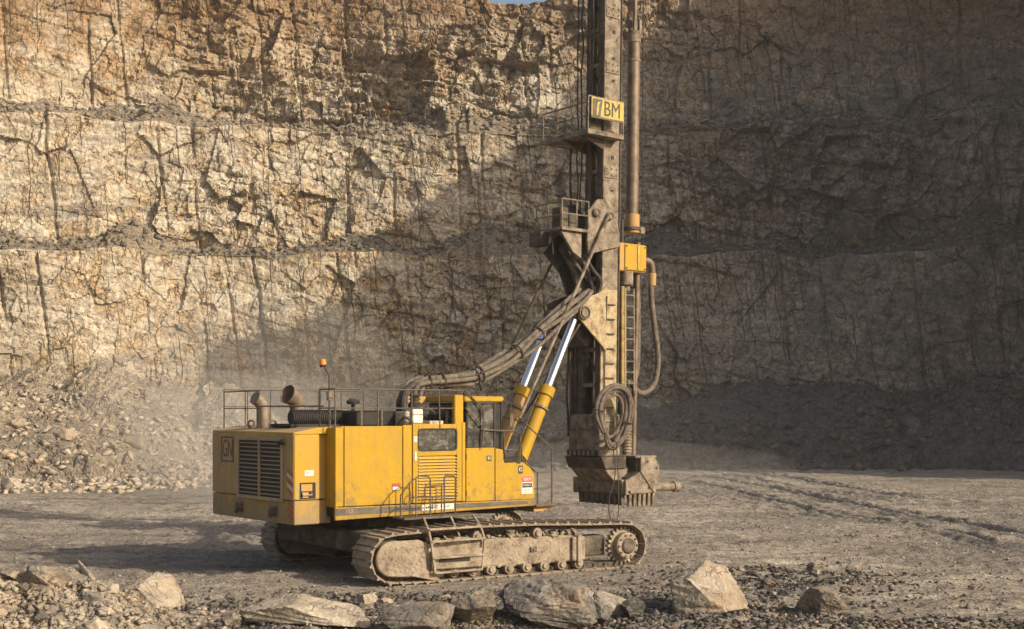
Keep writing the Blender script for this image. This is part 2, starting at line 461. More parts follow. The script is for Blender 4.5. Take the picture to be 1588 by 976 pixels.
MAT['grass'] = mat_plain('dry_grass', (0.26, 0.175, 0.07), 0.9, 0, 0.4, 3.0, 0.0, 0.1)
MAT['twig'] = mat_plain('dry_twig', (0.16, 0.10, 0.055), 0.9, 0, 0.4, 3.0, 0.0, 0.1)
MAT['mound'] = mat_rock('dry_earth', (0.14, 0.105, 0.07), (0.25, 0.185, 0.115), (0.34, 0.265, 0.175), 1.4)

# ------------------------------------------------------------------ mesh builder
def cat_spline(pts, n=8):
    pts = [Vector(p) for p in pts]
    if len(pts) < 3:
        return pts
    out = []
    P = [pts[0] * 2 - pts[1]] + pts + [pts[-1] * 2 - pts[-2]]
    for i in range(1, len(P) - 2):
        p0, p1, p2, p3 = P[i - 1:i + 3]
        for k in range(n):
            t = k / n
            out.append(0.5 * ((2 * p1) + (p2 - p0) * t + (2 * p0 - 5 * p1 + 4 * p2 - p3) * t * t + (3 * p1 - p0 - 3 * p2 + p3) * t ** 3))
    out.append(pts[-1])
    return out

class MB:
    def __init__(s):
        s.v = []; s.f = []
    def _add(s, vs, fs):
        b = len(s.v)
        s.v += [tuple(v) for v in vs]
        s.f += [tuple(i + b for i in f) for f in fs]
        return s
    def box(s, x0, x1, y0, y1, z0, z1):
        vs = [(x0, y0, z0), (x1, y0, z0), (x1, y1, z0), (x0, y1, z0), (x0, y0, z1), (x1, y0, z1), (x1, y1, z1), (x0, y1, z1)]
        return s._add(vs, [(3, 2, 1, 0), (4, 5, 6, 7), (0, 1, 5, 4), (1, 2, 6, 5), (2, 3, 7, 6), (3, 0, 4, 7)])
    def bar(s, p0, p1, w, h, up=(0, 0, 1)):
        """rectangular bar from p0 to p1"""
        p0 = Vector(p0); p1 = Vector(p1)
        d = (p1 - p0).normalized()
        u = Vector(up)
        if abs(d.dot(u)) > 0.97:
            u = Vector((1, 0, 0))
        a = d.cross(u).normalized() * (w / 2); b = a.cross(d).normalized() * (h / 2)
        vs = [p0 - a - b, p0 + a - b, p0 + a + b, p0 - a + b, p1 - a - b, p1 + a - b, p1 + a + b, p1 - a + b]
        return s._add(vs, [(0, 1, 2, 3), (7, 6, 5, 4), (0, 4, 5, 1), (1, 5, 6, 2), (2, 6, 7, 3), (3, 7, 4, 0)])
    def prism(s, poly, axis, a, b):
        """polygon extruded along an axis: axis 'y' takes (x,z), 'x' takes (y,z), 'z' takes (x,y)"""
        def mk(p, t):
            return {'y': (p[0], t, p[1]), 'x': (t, p[0], p[1]), 'z': (p[0], p[1], t)}[axis]
        n = len(poly)
        vs = [mk(p, a) for p in poly] + [mk(p, b) for p in poly]
        fs = [tuple(range(n)), tuple(range(2 * n - 1, n - 1, -1))]
        fs += [(i, i + n, (i + 1) % n + n, (i + 1) % n) for i in range(n)]
        return s._add(vs, fs)
    def cyl(s, p0, p1, r0, r1=None, n=14):
        return s.tube([p0, p1], r0, n, r_end=r1)
    def tube(s, pts, r, n=8, r_end=None, radii=None):
        pts = [Vector(p) for p in pts]
        m = len(pts)
        vs = []
        ref = None
        for i, p in enumerate(pts):
            d = (pts[min(i + 1, m - 1)] - pts[max(i - 1, 0)]).normalized()
            if ref is None:
                ref = Vector((0, 0, 1)) if abs(d.z) < 0.9 else Vector((1, 0, 0))
            a = d.cross(ref)
            if a.length < 1e-4:
                a = d.cross(Vector((0, 1, 0)))
            a.normalize(); b = d.cross(a).normalized(); ref = -b if False else a.cross(d).normalized()
            rr = radii[i] if radii else (r if r_end is None else r + (r_end - r) * i / (m - 1))
            for k in range(n):
                t = 2 * math.pi * k / n
                vs.append(p + a * (rr * math.cos(t)) + b * (rr * math.sin(t)))
        fs = []
        for i in range(m - 1):
            for k in range(n):
                fs.append((i * n + k, i * n + (k + 1) % n, (i + 1) * n + (k + 1) % n, (i + 1) * n + k))
        fs.append(tuple(range(n - 1, -1, -1))); fs.append(tuple((m - 1) * n + k for k in range(n)))
        return s._add(vs, fs)
    def ring(s, c, axis, R0, r, n=20, m=6):
        c = Vector(c); ax = Vector(axis).normalized()
        a = ax.orthogonal().normalized(); b = ax.cross(a)
        vs = []; fs = []
        for i in range(n):
            t = 2 * math.pi * i / n; d = a * math.cos(t) + b * math.sin(t)
            for k in range(m):
                q = 2 * math.pi * k / m
                vs.append(c + d * (R0 + r * math.cos(q)) + ax * (r * math.sin(q)))
        for i in range(n):
            for k in range(m):
                fs.append((i * m + k, i * m + (k + 1) % m, ((i + 1) % n) * m + (k + 1) % m, ((i + 1) % n) * m + k))
        return s._add(vs, fs)
    def build(s, name, mat, parent=None, bevel=0.0, smooth_ang=35, rough=0.0):
        me = bpy.data.meshes.new(name)
        me.from_pydata(s.v, [], s.f)
        bm = bmesh.new(); bm.from_mesh(me)
        bmesh.ops.recalc_face_normals(bm, faces=bm.faces[:])
        if bevel:
            ed = [e for e in bm.edges if len(e.link_faces) == 2 and e.calc_face_angle(0) > 0.6]
            bmesh.ops.bevel(bm, geom=ed, offset=bevel, segments=1, affect='EDGES', profile=0.5, clamp_overlap=True)
        bm.to_mesh(me); bm.free()
        for p in me.polygons:
            p.use_smooth = True
        me.set_sharp_from_angle(angle=R(smooth_ang))
        me.materials.append(MAT[mat])
        o = bpy.data.objects.new(name, me)
        COL.objects.link(o)
        if parent is not None:
            o.parent = parent
        return o

def box(name, mat, parent, x0, x1, y0, y1, z0, z1, bevel=0.012):
    return MB().box(x0, x1, y0, y1, z0, z1).build(name, mat, parent, bevel)
def tube(name, mat, parent, pts, r, n=8, spline=0):
    return MB().tube(cat_spline(pts, spline) if spline else pts, r, n).build(name, mat, parent)
def tag(o, label=None, cat=None, group=None, kind=None):
    if label: o['label'] = label
    if cat: o['category'] = cat
    if group: o['group'] = group
    if kind: o['kind'] = kind
    return o
def empty(name, loc, rz=0):
    o = bpy.data.objects.new(name, None)
    o.location = loc; o.rotation_euler = (0, 0, rz); o.empty_display_size = 0.3
    COL.objects.link(o)
    return o
def text(name, body, size, mat, parent, M, sx=1.0, ext=0.003, shear=0.0):
    cu = bpy.data.curves.new(name, 'FONT')
    cu.body = body; cu.size = size; cu.extrude = ext; cu.align_x = 'CENTER'; cu.align_y = 'CENTER'; cu.offset = 0.0; cu.shear = shear
    tmp = bpy.data.objects.new(name + '_tmp', cu)
    COL.objects.link(tmp)
    bpy.context.view_layer.update()
    me = bpy.data.meshes.new_from_object(tmp.evaluated_get(bpy.context.evaluated_depsgraph_get()))
    bpy.data.objects.remove(tmp); bpy.data.curves.remove(cu)
    me.transform(M @ Matrix.Diagonal((sx, 1, 1, 1)))
    me.materials.clear(); me.materials.append(MAT[mat])
    o = bpy.data.objects.new(name, me)
    COL.objects.link(o); o.parent = parent
    return o
def face_side(x, y, z):      # writing on a face that looks along -y
    return Matrix.Translation((x, y, z)) @ Matrix.Rotation(R(90), 4, 'X')
def face_rear(x, y, z):      # writing on a face that looks along -x
    return Matrix.Translation((x, y, z)) @ Matrix.Rotation(R(-90), 4, 'Z') @ Matrix.Rotation(R(90), 4, 'X')

def grid_mesh(name, P, mat, flat=True):
    """P: array rows x cols x 3"""
    nr, nc, _ = P.shape
    me = bpy.data.meshes.new(name)
    idx = np.arange(nr * nc).reshape(nr, nc)
    q = np.stack([idx[:-1, :-1], idx[:-1, 1:], idx[1:, 1:], idx[1:, :-1]], -1).reshape(-1, 4)
    me.vertices.add(nr * nc)
    me.vertices.foreach_set('co', P.reshape(-1).astype(np.float32))
    me.loops.add(q.size)
    me.loops.foreach_set('vertex_index', q.reshape(-1).astype(np.int32))
    me.polygons.add(len(q))
    me.polygons.foreach_set('loop_start', np.arange(0, q.size, 4, dtype=np.int32))
    me.polygons.foreach_set('use_smooth', np.full(len(q), not flat, dtype=bool))
    me.update(calc_edges=True)
    me.validate()
    me.materials.append(MAT[mat])
    o = bpy.data.objects.new(name, me)
    COL.objects.link(o)
    return o

# ================================================================== THE SETTING
# ------------------------------------------------------------------ quarry floor
RUTS = []
def rut(pts, width=0.16, depth=0.09):
    RUTS.append((np.array(cat_spline([(a, b, 0) for a, b in pts], 6))[:, :2], width, depth))
for dx in (0.0, 0.75, 2.6, 3.3):
    rut([(6.5 + dx, 84), (9.4 + dx, 74), (11.0 + dx, 62), (12.2 + dx * 1.05, 50), (13.3 + dx * 1.1, 42), (15.2 + dx * 1.2, 33)], 0.15, 0.105)
for dx in (0.0, 0.7, 2.5, 3.2):
    rut([(13.0 + dx, 86), (14.2 + dx, 72), (16.4 + dx, 58), (19.5 + dx, 46), (23 + dx, 38)], 0.15, 0.095)
for dy in (0.0, 1.0, 4.0, 5.2, 9.0, 10.2):
    rut([(-44, 49 + dy * 1.2), (-26, 52 + dy), (-15, 50 + dy), (-8, 47 + dy * 0.9), (-4, 43 + dy * 0.8)], 0.18, 0.10)
for dy in (0.0, 0.9):
    rut([(-40, 40 + dy), (-20, 38.5 + dy), (-12, 37 + dy), (-7.5, 36 + dy)], 0.2, 0.06)

for dx in (-1.9, -1.2, 1.4, 5.2, 6.0, 8.4, 9.2):
    rut([(6.0 + dx, 82), (9.2 + dx, 71), (11.4 + dx * 1.05, 58), (13.4 + dx * 1.15, 47), (16.4 + dx * 1.3, 37), (19.5 + dx * 1.4, 31)], 0.13, 0.055)
for dy in (0.0, 0.8, 2.7, 3.5):
    rut([(3.5, 46 + dy), (6.5, 44.5 + dy), (10.0, 41 + dy * 0.9), (13.0, 36 + dy * 0.8)], 0.13, 0.05)

def ground_z(x, y):
    x = np.asarray(x, float); y = np.asarray(y, float)
    far = smooth(45, 160, np.abs(x)) + smooth(130, 200, y) + smooth(0, 60, 15 - y)
    near = np.clip(1 - far, 0, 1)
    z = 0.16 * fbm(x * 0.09, y * 0.14, 3, 11) + 0.11 * fbm(x * 0.30, y * 1.1, 4, 21) + 0.10 * fbm(x * 1.7, y * 2.4, 4, 31, 0.7)
    # the pad the rig stands on is graded flat
    pad = np.exp(-(((x + 0.5) / 5.5) ** 4 + ((y - 32.5) / 5.0) ** 4))
    z = z * (1 - 0.75 * pad)
    for P, wd, dp in RUTS:
        lo = P.min(0) - 1.2; hi = P.max(0) + 1.2
        m = (x > lo[0]) & (x < hi[0]) & (y > lo[1]) & (y < hi[1])
        if not m.any():
            continue
        xs = x[m]; ys = y[m]
        d2 = np.full(xs.shape, 1e9)
        for a, b in zip(P[:-1], P[1:]):
            e = b - a
            t = np.clip(((xs - a[0]) * e[0] + (ys - a[1]) * e[1]) / (e @ e), 0, 1)
            d2 = np.minimum(d2, (xs - a[0] - t * e[0]) ** 2 + (ys - a[1] - t * e[1]) ** 2)
        d = np.sqrt(d2)
        k = 0.25 + 1.3 * np.clip(vnoise(xs * 0.35 + P[0, 0], ys * 0.11, 5) + 0.35, 0, 1)
        z[m] += k * (-dp * np.exp(-(d / wd) ** 2) + 0.75 * dp * np.exp(-((d - 2.1 * wd) / (0.8 * wd)) ** 2))
    # heaps of loose spoil in the foreground
    z = z + 0.88 * np.exp(-(((x + 9.8) / 2.2) ** 2 + ((y - 24.2) / 1.4) ** 2))
    z = z + 0.42 * np.exp(-(((x + 7.7) / 0.9) ** 2 + ((y - 23.9) / 1.0) ** 2))
    ber = np.exp(-((y - 24.0 - 0.35 * vnoise(x * 0.5, x * 0, 9)) / 0.75) ** 2) * smooth(-5.5, -3.0, x)
    z = z + ber * (0.04 + 0.18 * np.clip(fbm(x * 0.45, y * 0.3, 3, 41) + 0.25, 0, 1))
    heap = np.exp(-(((x + 9.0) / 2.6) ** 2 + ((y - 24.6) / 1.6) ** 2))
    hf, _ = facets(x * 2.2, y * 2.2, 45, 0.7); hf2, _ = facets(x * 5.0, y * 5.0, 47, 0.7)
    z = z + heap * (0.22 * hf + 0.12 * hf2)
    # churned hollow in front of the right end of the tracks
    hol = np.exp(-(((x - 6.0) / 2.3) ** 2 + ((y - 30.5) / 2.2) ** 2))
    z = z + hol * (0.26 * fbm(x * 1.1, y * 1.1, 3, 51))
    hol2 = np.exp(-(((x + 0.5) / 3.2) ** 2 + ((y - 26.8) / 1.2) ** 2))
    z = z + hol2 * (0.10 + 0.16 * fbm(x * 1.6, y * 1.6, 3, 61))
    return z * near

def steps(a, b, f):
    out = [a]
    while out[-1] < b:
        out.append(out[-1] + f(out[-1]))
    return out
xs_r = steps(0, 46, lambda v: 0.075 if v < 11 else 0.075 + (v - 11) * 0.0055)
xs_far = [52, 60, 75, 100, 150, 250, 450, 900]
gx = np.array([-v for v in reversed(xs_r[1:] + xs_far)] + xs_r + xs_far)
gy = np.array([-900, -400, -200, -100, -50, -20, 0, 8, 14, 18, 20.5, 22] + steps(22.2, 118, lambda v: 0.075 * (v / 24) ** 1.6) + [122, 130, 145, 170, 220, 320, 600, 1200])
GX, GY = np.meshgrid(gx, gy)
G = np.stack([GX, GY, ground_z(GX, GY)], -1)
ground = grid_mesh('ground', G, 'ground', flat=False)
tag(ground, 'dusty tan quarry floor with wheel ruts', None, None, 'structure')

def gz(x, y):
    return float(ground_z(np.array([float(x)]), np.array([float(y)]))[0])

# ------------------------------------------------------------------ the benched rock face
def foot_y(u):
    return 111.0 - 0.0046 * u * u + 1.6 * fbm(u * 0.045 + 3, u * 0, 2, 71)

def rock_relief(u, z, face, seed=0):
    """how far the rock stands proud (+) or back (-) of the blasted face, in metres"""
    wu = u + 0.40 * fbm(u * 0.22, z * 0.22, 3, 101 + seed); wz = z + 0.35 * fbm(u * 0.25, z * 0.25, 3, 111 + seed)
    dip = 0.24
    a = wu * math.cos(dip) - wz * math.sin(dip); b = wz * math.cos(dip) + wu * math.sin(dip)
    d = 2.4 * fbm(u * 0.085, z * 0.035, 3, 121 + seed)
    d = d + 0.7 * fbm(u * 0.22, z * 0.14, 2, 128 + seed)
    f1, e1 = facets(a * 0.30, b * 0.19, 131 + seed, 0.8)
    f2, e2 = facets(a * 0.78, b * 0.55, 141 + seed, 0.9)
    f3, e3 = facets(a * 1.7, b * 1.6, 151 + seed, 0.9)
    rug = 0.35 + 1.5 * np.clip(fbm(u * 0.06, z * 0.09, 3, 161 + seed) + 0.2, 0, 1)   # smooth pre-split stretches next to broken ones
    f4, _ = facets(a * 3.4, b * 4.6, 156 + seed, 0.8)
    if face == 2:
        rug = rug * (1.0 + 0.9 * np.exp(-((u - 74 + 6) / 20.0) ** 2)); d = d * 1.35
    d = d + rug * (1.05 * f1 + 0.46 * f2 + 0.20 * f3 + 0.08 * f4)
    # ledges of the bedding
    lay = b * 0.62 + 0.22 * fbm(a * 0.12, b * 0.12, 2, 171 + seed)
    k = np.floor(lay); fr = lay - k
    d = d + rug * 0.40 * (_h(k, np.floor(a * 0.10 + 7 * _h(k, k * 0, 5)), 181 + seed) - 0.5) - 0.15 * rug * np.exp(-(np.minimum(fr, 1 - fr) / 0.10) ** 2)
    # drill-hole traces: thin near-vertical grooves, some opened into wide cracks
    sp = 2.9
    q = (u + 0.13 * z * (0.6 + 0.8 * vnoise(u * 0.03, u * 0 + face * 5.0, 191)) + 0.30 * fbm(u * 0.25, z * 0.3, 3, 195 + seed)) / sp
    kq = np.floor(q)
    off = 0.2 + 0.6 * _h(kq, np.full_like(q, face), 201 + seed)
    dd = np.abs(q - kq - off) * sp
    strength = _h(kq, np.full_like(q, face), 211 + seed)
    broken = smooth(-0.28, 0.12, fbm(u * 0.05 + kq * 3.7, z * 0.22, 2, 218 + seed))
    lean_ = 0
    wid = np.where(strength > 0.90, 0.42 * (0.5 + np.clip(fbm(u * 0.2, z * 0.25, 2, 216) + 0.5, 0, 1)), 0.12)
    dep = np.where(strength > 0.90, 1.0, np.where(strength > 0.3, 0.36, 0.1)) * broken
    d = d - dep * np.exp(-(dd / wid) ** 2)
    d = d + 0.07 * fbm(u * 2.6, z * 3.0, 3, 221 + seed, 0.7)
    return d

CREST = {}
def build_wall(name, path, rim, us, dv, seed=0):
    """path(u) -> x,y,nx,ny ; profile of three blasted faces with two benches"""
    crest = [17.3, 29.4]
    rows = []   # (z, back, face weight, face index)
    def seg(z0, b0, z1, b1, wt, face, step):
        n = max(2, int(math.hypot(z1 - z0, b1 - b0) / step))
        for k in range(n):
            t = k / n
            rows.append((z0 + (z1 - z0) * t, b0 + (b1 - b0) * t, wt, face, t))
    seg(-1.0, 0, crest[0], 2.3, 1, 0, dv)
    seg(crest[0], 2.3, crest[0] + 0.5, 7.3, 0.12, 0, dv * 5)
    seg(crest[0] + 0.5, 7.3, crest[1], 9.2, 1, 1, dv)
    seg(crest[1], 9.2, crest[1] + 0.5, 13.4, 0.12, 1, dv * 5)
    seg(crest[1] + 0.5, 13.4, 100.0, 16.4, 1, 2, dv * 100)     # heights of the top face are set per column below
    # rebuild the top face with a normalised parameter
    rows = [r for r in rows if not (r[3] == 2)]
    ntop = int(14.5 / dv)
    Zs = np.array([r[0] for r in rows]); Bs = np.array([r[1] for r in rows]); Ws = np.array([r[2] for r in rows]); Fs = np.array([r[3] for r in rows], float)
    Ts = np.array([r[4] for r in rows])
    x, y, nx, ny = path(us)
    rz = rim(us)
    nr = len(rows)
    U = np.broadcast_to(us, (nr, len(us)))
    Z = np.broadcast_to(Zs[:, None], U.shape).copy(); B = np.broadcast_to(Bs[:, None], U.shape).copy()
    W = np.broadcast_to(Ws[:, None], U.shape); FI = np.broadcast_to(Fs[:, None], U.shape); T = np.broadcast_to(Ts[:, None], U.shape)
    # crests wander up and down and in and out
    cr0 = 0.9 * fbm(us * 0.16, us * 0, 4, 301 + seed); cr1 = 0.9 * fbm(us * 0.16, us * 0 + 9, 4, 311 + seed)
    z0 = np.where(FI == 0, np.where(W > 0.5, T, 1 - T) * cr0[None, :], np.where(W > 0.5, T, 1 - T) * cr1[None, :])
    Z = Z + z0
    t = np.linspace(0, 1, ntop)[:, None]
    Z2 = (crest[1] + 0.5) + t * (rz[None, :] - crest[1] - 0.5)
    B2 = 13.4 + t * 3.0 + 0 * Z2
    zt = np.array([0.35, 0.7, 1.0, 1.2])[:, None]; bt = np.array([18, 22, 30, 60.0])[:, None]
    Z3 = rz[None, :] + zt; B3 = bt + 0 * Z3
    Z = np.vstack([Z, Z2, Z3]); B = np.vstack([B, B2, B3])
    W = np.vstack([W, np.ones_like(Z2), np.full_like(Z3, 0.15)])
    FI = np.vstack([FI, np.full_like(Z2, 2), np.full_like(Z3, 2)])
    U = np.broadcast_to(us, Z.shape).copy()
    D = np.zeros_like(Z)
    for fidx in (0, 1, 2):
        m = FI == fidx
        D[m] = rock_relief(U[m] + 37.0 * fidx, Z[m] + 0.0, fidx, seed)
    D = D * W
    for fidx, zc in ((0, crest[0]), (1, crest[1])):
        m = (FI == fidx) & (W < 0.5)
        r0 = np.where(m.any(1))[0]
        lo_, hi_ = r0[0] - 1, r0[-1] + 1
        for r in r0:
            t_ = (r - lo_) / (hi_ - lo_)
            D[r] = D[lo_] * (1 - t_) + D[hi_] * t_
        CREST[(name, fidx)] = (us, D[lo_].copy(), D[hi_].copy(), Z[lo_].copy())
    out = D - B
    P = np.stack([x[None, :] + nx[None, :] * out, y[None, :] + ny[None, :] * out, Z + 0.10 * fbm(U * 2.3, Z * 2.3, 2, 401) * (W > 0.5)], -1)
    return grid_mesh(name, P, 'cliff')

def path_back(u):
    y = foot_y(u)
    dy = -0.0092 * u
    n = np.sqrt(1 + dy * dy)
    return u, y, dy / n, -1.0 / n
def rim_back(u):
    low = np.exp(-((u - 0.5) / 9.0) ** 2)
    return 47.0 - 3.9 * low + 1.1 * fbm(u * 0.2, u * 0, 3, 501) * (1 - 0.75 * low)
us = np.array([-78 + 0.6 * k for k in range(int(33 / 0.6))] + list(np.arange(-45, 45, 0.105)) + [45 + 0.5 * k for k in range(30)])
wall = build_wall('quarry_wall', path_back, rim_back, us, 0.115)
tag(wall, 'tall benched tan rock face behind the machine', None, None, 'structure')

# the spur on the right, out of the picture, whose shadow lies over the right half of the face
SP = np.array([(60.0, 114.0), (55.0, 100.0), (50.0, 85.0), (45.0, 66.4), (70.0, 54.0), (120.0, 32.0)])
SH = np.array([70.0, 66.0, 58.5, 50.0, 50.0, 50.0])
SL = np.concatenate([[0], np.cumsum(np.hypot(*(SP[1:] - SP[:-1]).T))])
def path_spur(u):
    x = np.interp(u, SL, SP[:, 0]); y = np.interp(u, SL, SP[:, 1])
    x2 = np.interp(u + 0.5, SL, SP[:, 0]) - np.interp(u - 0.5, SL, SP[:, 0]); y2 = np.interp(u + 0.5, SL, SP[:, 1]) - np.interp(u - 0.5, SL, SP[:, 1])
    n = np.hypot(x2, y2) + 1e-9
    return x, y, y2 / n, -x2 / n
def rim_spur(u):
    return np.interp(u, SL, SH) + 4.5 * fbm(u * 0.16, u * 0, 5, 511, 0.65)
def build_spur():
    us = np.arange(0, SL[-1], 0.7)
    x, y, nx, ny = path_spur(us)
    # soften the corner of the plan
    k = np.ones(9) / 9
    pad = lambda a: np.convolve(np.pad(a, 4, mode='edge'), k, 'valid')
    x, y, nx, ny = pad(x), pad(y), pad(nx), pad(ny)
    t = np.linspace(0, 1, 70)[:, None]
    rz = rim_spur(us)[None, :]
    Z = -1 + t * (rz + 1); B = 3.5 * t + 0 * Z
    U = np.broadcast_to(us, Z.shape).copy()
    D = 0.8 * rock_relief(U + 90, Z, 4, 7)
    Z = np.vstack([Z, rz + 0.5, rz + 0.2, rz - 4]); B = np.vstack([B, np.full_like(rz, 6.0), np.full_like(rz, 9.0), np.full_like(rz, 11.0)])
    D = np.vstack([D, 0 * rz, 0 * rz, 0 * rz])
    out = D - B
    P = np.stack([x[None, :] + nx[None, :] * out, y[None, :] + ny[None, :] * out, Z], -1)
    return grid_mesh('quarry_wall', P, 'cliff')
spur = build_spur()
tag(spur, 'rock spur closing the quarry on the right', None, None, 'structure')

# ------------------------------------------------------------------ scree along the foot and on the benches
def scree_z(x, y):
    f = foot_y(x)
    d = f - y
    h0 = 5.4 + 1.8 * fbm(x * 0.09, x * 0, 2, 601) - 1.6 * np.exp(-((x + 6) / 11.0) ** 2)
    z = h0 - 0.58 * d
    for cx, cy, h, sl in ((-37.5, 107, 8.6, 0.62), (-32.5, 106, 8.4, 0.64), (-23, 108, 6.2, 0.6), (-35, 84, 6.2, 0.42), (-38, 74, 4.6, 0.36), (-29, 86, 3.6, 0.36), (-14, 110, 5.0, 0.6), (6, 111, 6.2, 0.6), (17, 109, 6.4, 0.6), (27, 106, 6.6, 0.6), (37, 101, 7.4, 0.55), (42, 92, 6.0, 0.5)):
        z = np.maximum(z, h - sl * np.hypot(x - cx, (y - cy)))
    f2, _ = facets(x * 0.9, y * 0.9, 611, 0.5)
    f3, _ = facets(x * 2.3, y * 2.3, 621, 0.5)
    z = z + 0.55 * fbm(x * 0.3, y * 0.3, 3, 631) + 0.48 * f2 + 0.28 * f3
    toe = smooth(-0.3, 1.4, z)
    return z * toe - 0.35 * (1 - toe)
sx = np.arange(-52, 52, 0.22); sy = np.concatenate([np.arange(60, 88, 0.25), np.arange(88, 115, 0.22)])
SX, SY = np.meshgrid(sx, sy)
scree = grid_mesh('scree', np.stack([SX, SY, scree_z(SX, SY)], -1), 'scree')
tag(scree, 'loose broken stone banked against the foot of the rock face', 'scree', None, 'stuff')

BENCH = []
def bench_scree(fidx, b0, b1, cones, seed):
    """stone lying on a bench: follows the broken crest in front and the face behind"""
    us_, dc, df, zc = CREST[('quarry_wall', fidx)]
    us = np.arange(-48, 48, 0.22); ts = np.linspace(0.03, 1.18, 26)
    U, T = np.meshgrid(us, ts)
    dc, df, zc = (np.interp(us, us_, q)[None, :] for q in (dc, df, zc))
    Bk = b0 + T * (b1 - b0)
    h = 0.15 + (0.75 + 1.6 * np.clip(fbm(U * 0.14, T * 0.6, 3, seed), -0.3, 1)) * T
    for cu, ch in cones:
        h = np.maximum(h, ch - 0.60 * np.hypot(U - cu, (1.1 - T) * (b1 - b0) * 0.85))
    f2, _ = facets(U * 1.3, Bk * 1.3, seed + 5, 0.6)
    h = h + (0.34 * f2 + 0.25 * fbm(U * 0.8, Bk * 0.8, 3, seed + 9)) * np.clip(T * 3, 0, 1) 
    h = h * smooth(0.0, 0.22, T) - 0.3 * (1 - smooth(0.0, 0.12, T))
    x, y, nx, ny = path_back(us)
    out = -Bk + dc * (1 - np.clip(T, 0, 1)) + df * np.clip(T, 0, 1)
    P = np.stack([x[None, :] + nx[None, :] * out, y[None, :] + ny[None, :] * out, zc + 0.1 + 0.4 * T + h], -1)
    BENCH.append(P)
    return grid_mesh('scree', P, 'bench_scree')
s1 = bench_scree(0, 2.3, 7.3, [(-44, 3.0), (-30.5, 2.9), (-24, 1.6), (-13, 2.4), (-2.2, 3.6), (1.5, 3.0), (13, 3.0), (22, 2.2), (28, 3.0), (37, 3.4), (43, 3.2)], 701)
tag(s1, 'fallen stone heaped along the lower bench of the rock face', 'scree', None, 'stuff')
s2 = bench_scree(1, 9.2, 13.4, [(-37, 1.8), (-32, 2.4), (-28, 2.9), (-14, 1.6), (-4.5, 2.7), (-2, 2.0), (6, 1.4), (24, 1.2), (40, 1.6)], 731)
tag(s2, 'fallen stone heaped along the upper bench of the rock face', 'scree', None, 'stuff')

# ================================================================== THE RIG
OX, OY = -4.94, 30.0
RA = R(37)
rig = empty('drilling_rig', (OX, OY, 0), RA)
tag(rig, 'yellow tracked drilling rig with tall muddy mast parked on the quarry floor', 'drilling rig')
rig_inv = (Matrix.Translation((OX, OY, 0)) @ Matrix.Rotation(RA, 4, 'Z')).inverted()

# ---- counterweight
cw = MB().prism([(0.0, 0.0), (0.66, 0.0), (0.66, 0.12), (1.02, 0.12), (1.02, 4.28), (0.66, 4.4), (0.0, 4.4)], 'z', 1.90, 3.40).build('counterweight', 'yellow_cw', rig, 0.025)
MB().prism([(0.0, 3.405), (0.0, 3.45), (0.66, 3.56), (1.02, 3.56), (1.02, 3.405)], 'y', 0.004, 4.396).build('top_plate', 'yellow_cw', cw, 0.01)
MB().prism([(0.006, 0.004), (0.66, 0.004), (0.66, 0.12), (1.02, 0.12), (1.02, 4.28), (0.66, 4.39), (0.006, 4.39)], 'z', 1.34, 1.885).build('lower_block', 'yellow_low', cw, 0.02)
MB().prism([(0.03, 1.905), (4.37, 1.905), (4.37, 3.40), (0.03, 3.44)], 'x', -0.004, 0.03).build('rear_panel', 'yellow_rear', cw)
# radiator grille: dark recess, frame, slats
box('grille_recess', 'black', cw, -0.010, 0.02, 0.56, 2.82, 1.90, 3.26, 0)
fr = MB()
for a in ((0.50, 0.58, 1.88, 3.30), (2.80, 2.88, 1.88, 3.30), (1.66, 1.72, 1.9, 3.28)):
    fr.box(-0.06, 0.0, *a)
fr.box(-0.06, 0.0, 0.5, 2.88, 3.24, 3.32); fr.box(-0.06, 0.0, 0.5, 2.88, 1.84, 1.92)
fr.build('grille_frame', 'yellow_pale', cw, 0.01)
sl0 = None
for i in range(13):
    z = 1.99 + i * 0.099
    for (a, b) in ((0.585, 1.655), (1.725, 2.795)):
        if sl0 is None:
            sl0 = MB().prism([(-0.05, -0.010), (-0.048, -0.016), (-0.012, 0.002), (-0.014, 0.010)], 'y', 0, 1.07).build('grille_slat', 'yellow_pale', cw)
            o = sl0
        else:
            o = sl0.copy(); COL.objects.link(o)
        o.location = (0, a, z)
box('grille_latch', 'black', cw, -0.13, -0.06, 0.34, 0.62, 3.16, 3.25, 0.02)
# emblem plate on the rear
lg = MB()
lg.box(-0.016, 0.0, 3.14, 3.84, 3.27, 3.31); lg.box(-0.016, 0.0, 3.14, 3.84, 2.68, 2.72)
lg.box(-0.016, 0.0, 3.80, 3.84, 2.70, 3.29); lg.box(-0.016, 0.0, 3.14, 3.18, 2.70, 3.29)
emb = lg.build('emblem', 'band', cw)
text('emblem_letters', 'GN', 0.62, 'band', cw, face_rear(-0.006, 3.49, 2.995), 0.62, 0.006, 0.08)
# hazard stripes on the corner
for i in range(5):
    z = 1.98 + i * 0.115 if i < 5 else 0
    MB().prism([(0.05, z), (0.33, z + 0.14), (0.33, z + 0.20), (0.05, z + 0.06)], 'x', -0.006, 0.01).build('hazard_stripe', 'red' if i % 2 == 0 else 'white', cw)
for i in range(3):
    z = 1.42 + i * 0.14
    MB().prism([(0.05, z), (0.30, z + 0.12), (0.30, z + 0.18), (0.05, z + 0.06)], 'x', -0.004, 0.012).build('hazard_stripe', 'red', cw)
for y in (0.95, 2.75):
    MB().box(-0.09, 0.01, y - 0.12, y + 0.12, 1.50, 1.72).box(-0.15, -0.09, y - 0.05, y + 0.05, 1.46, 1.66).build('tow_hook', 'track_dark', cw, 0.015)
for y in (3.1, 1.95):
    MB().ring((0.45, y, 3.62), (0, 1, 0.2), 0.085, 0.028, 14, 6).build('lifting_eye', 'exhaust', cw)
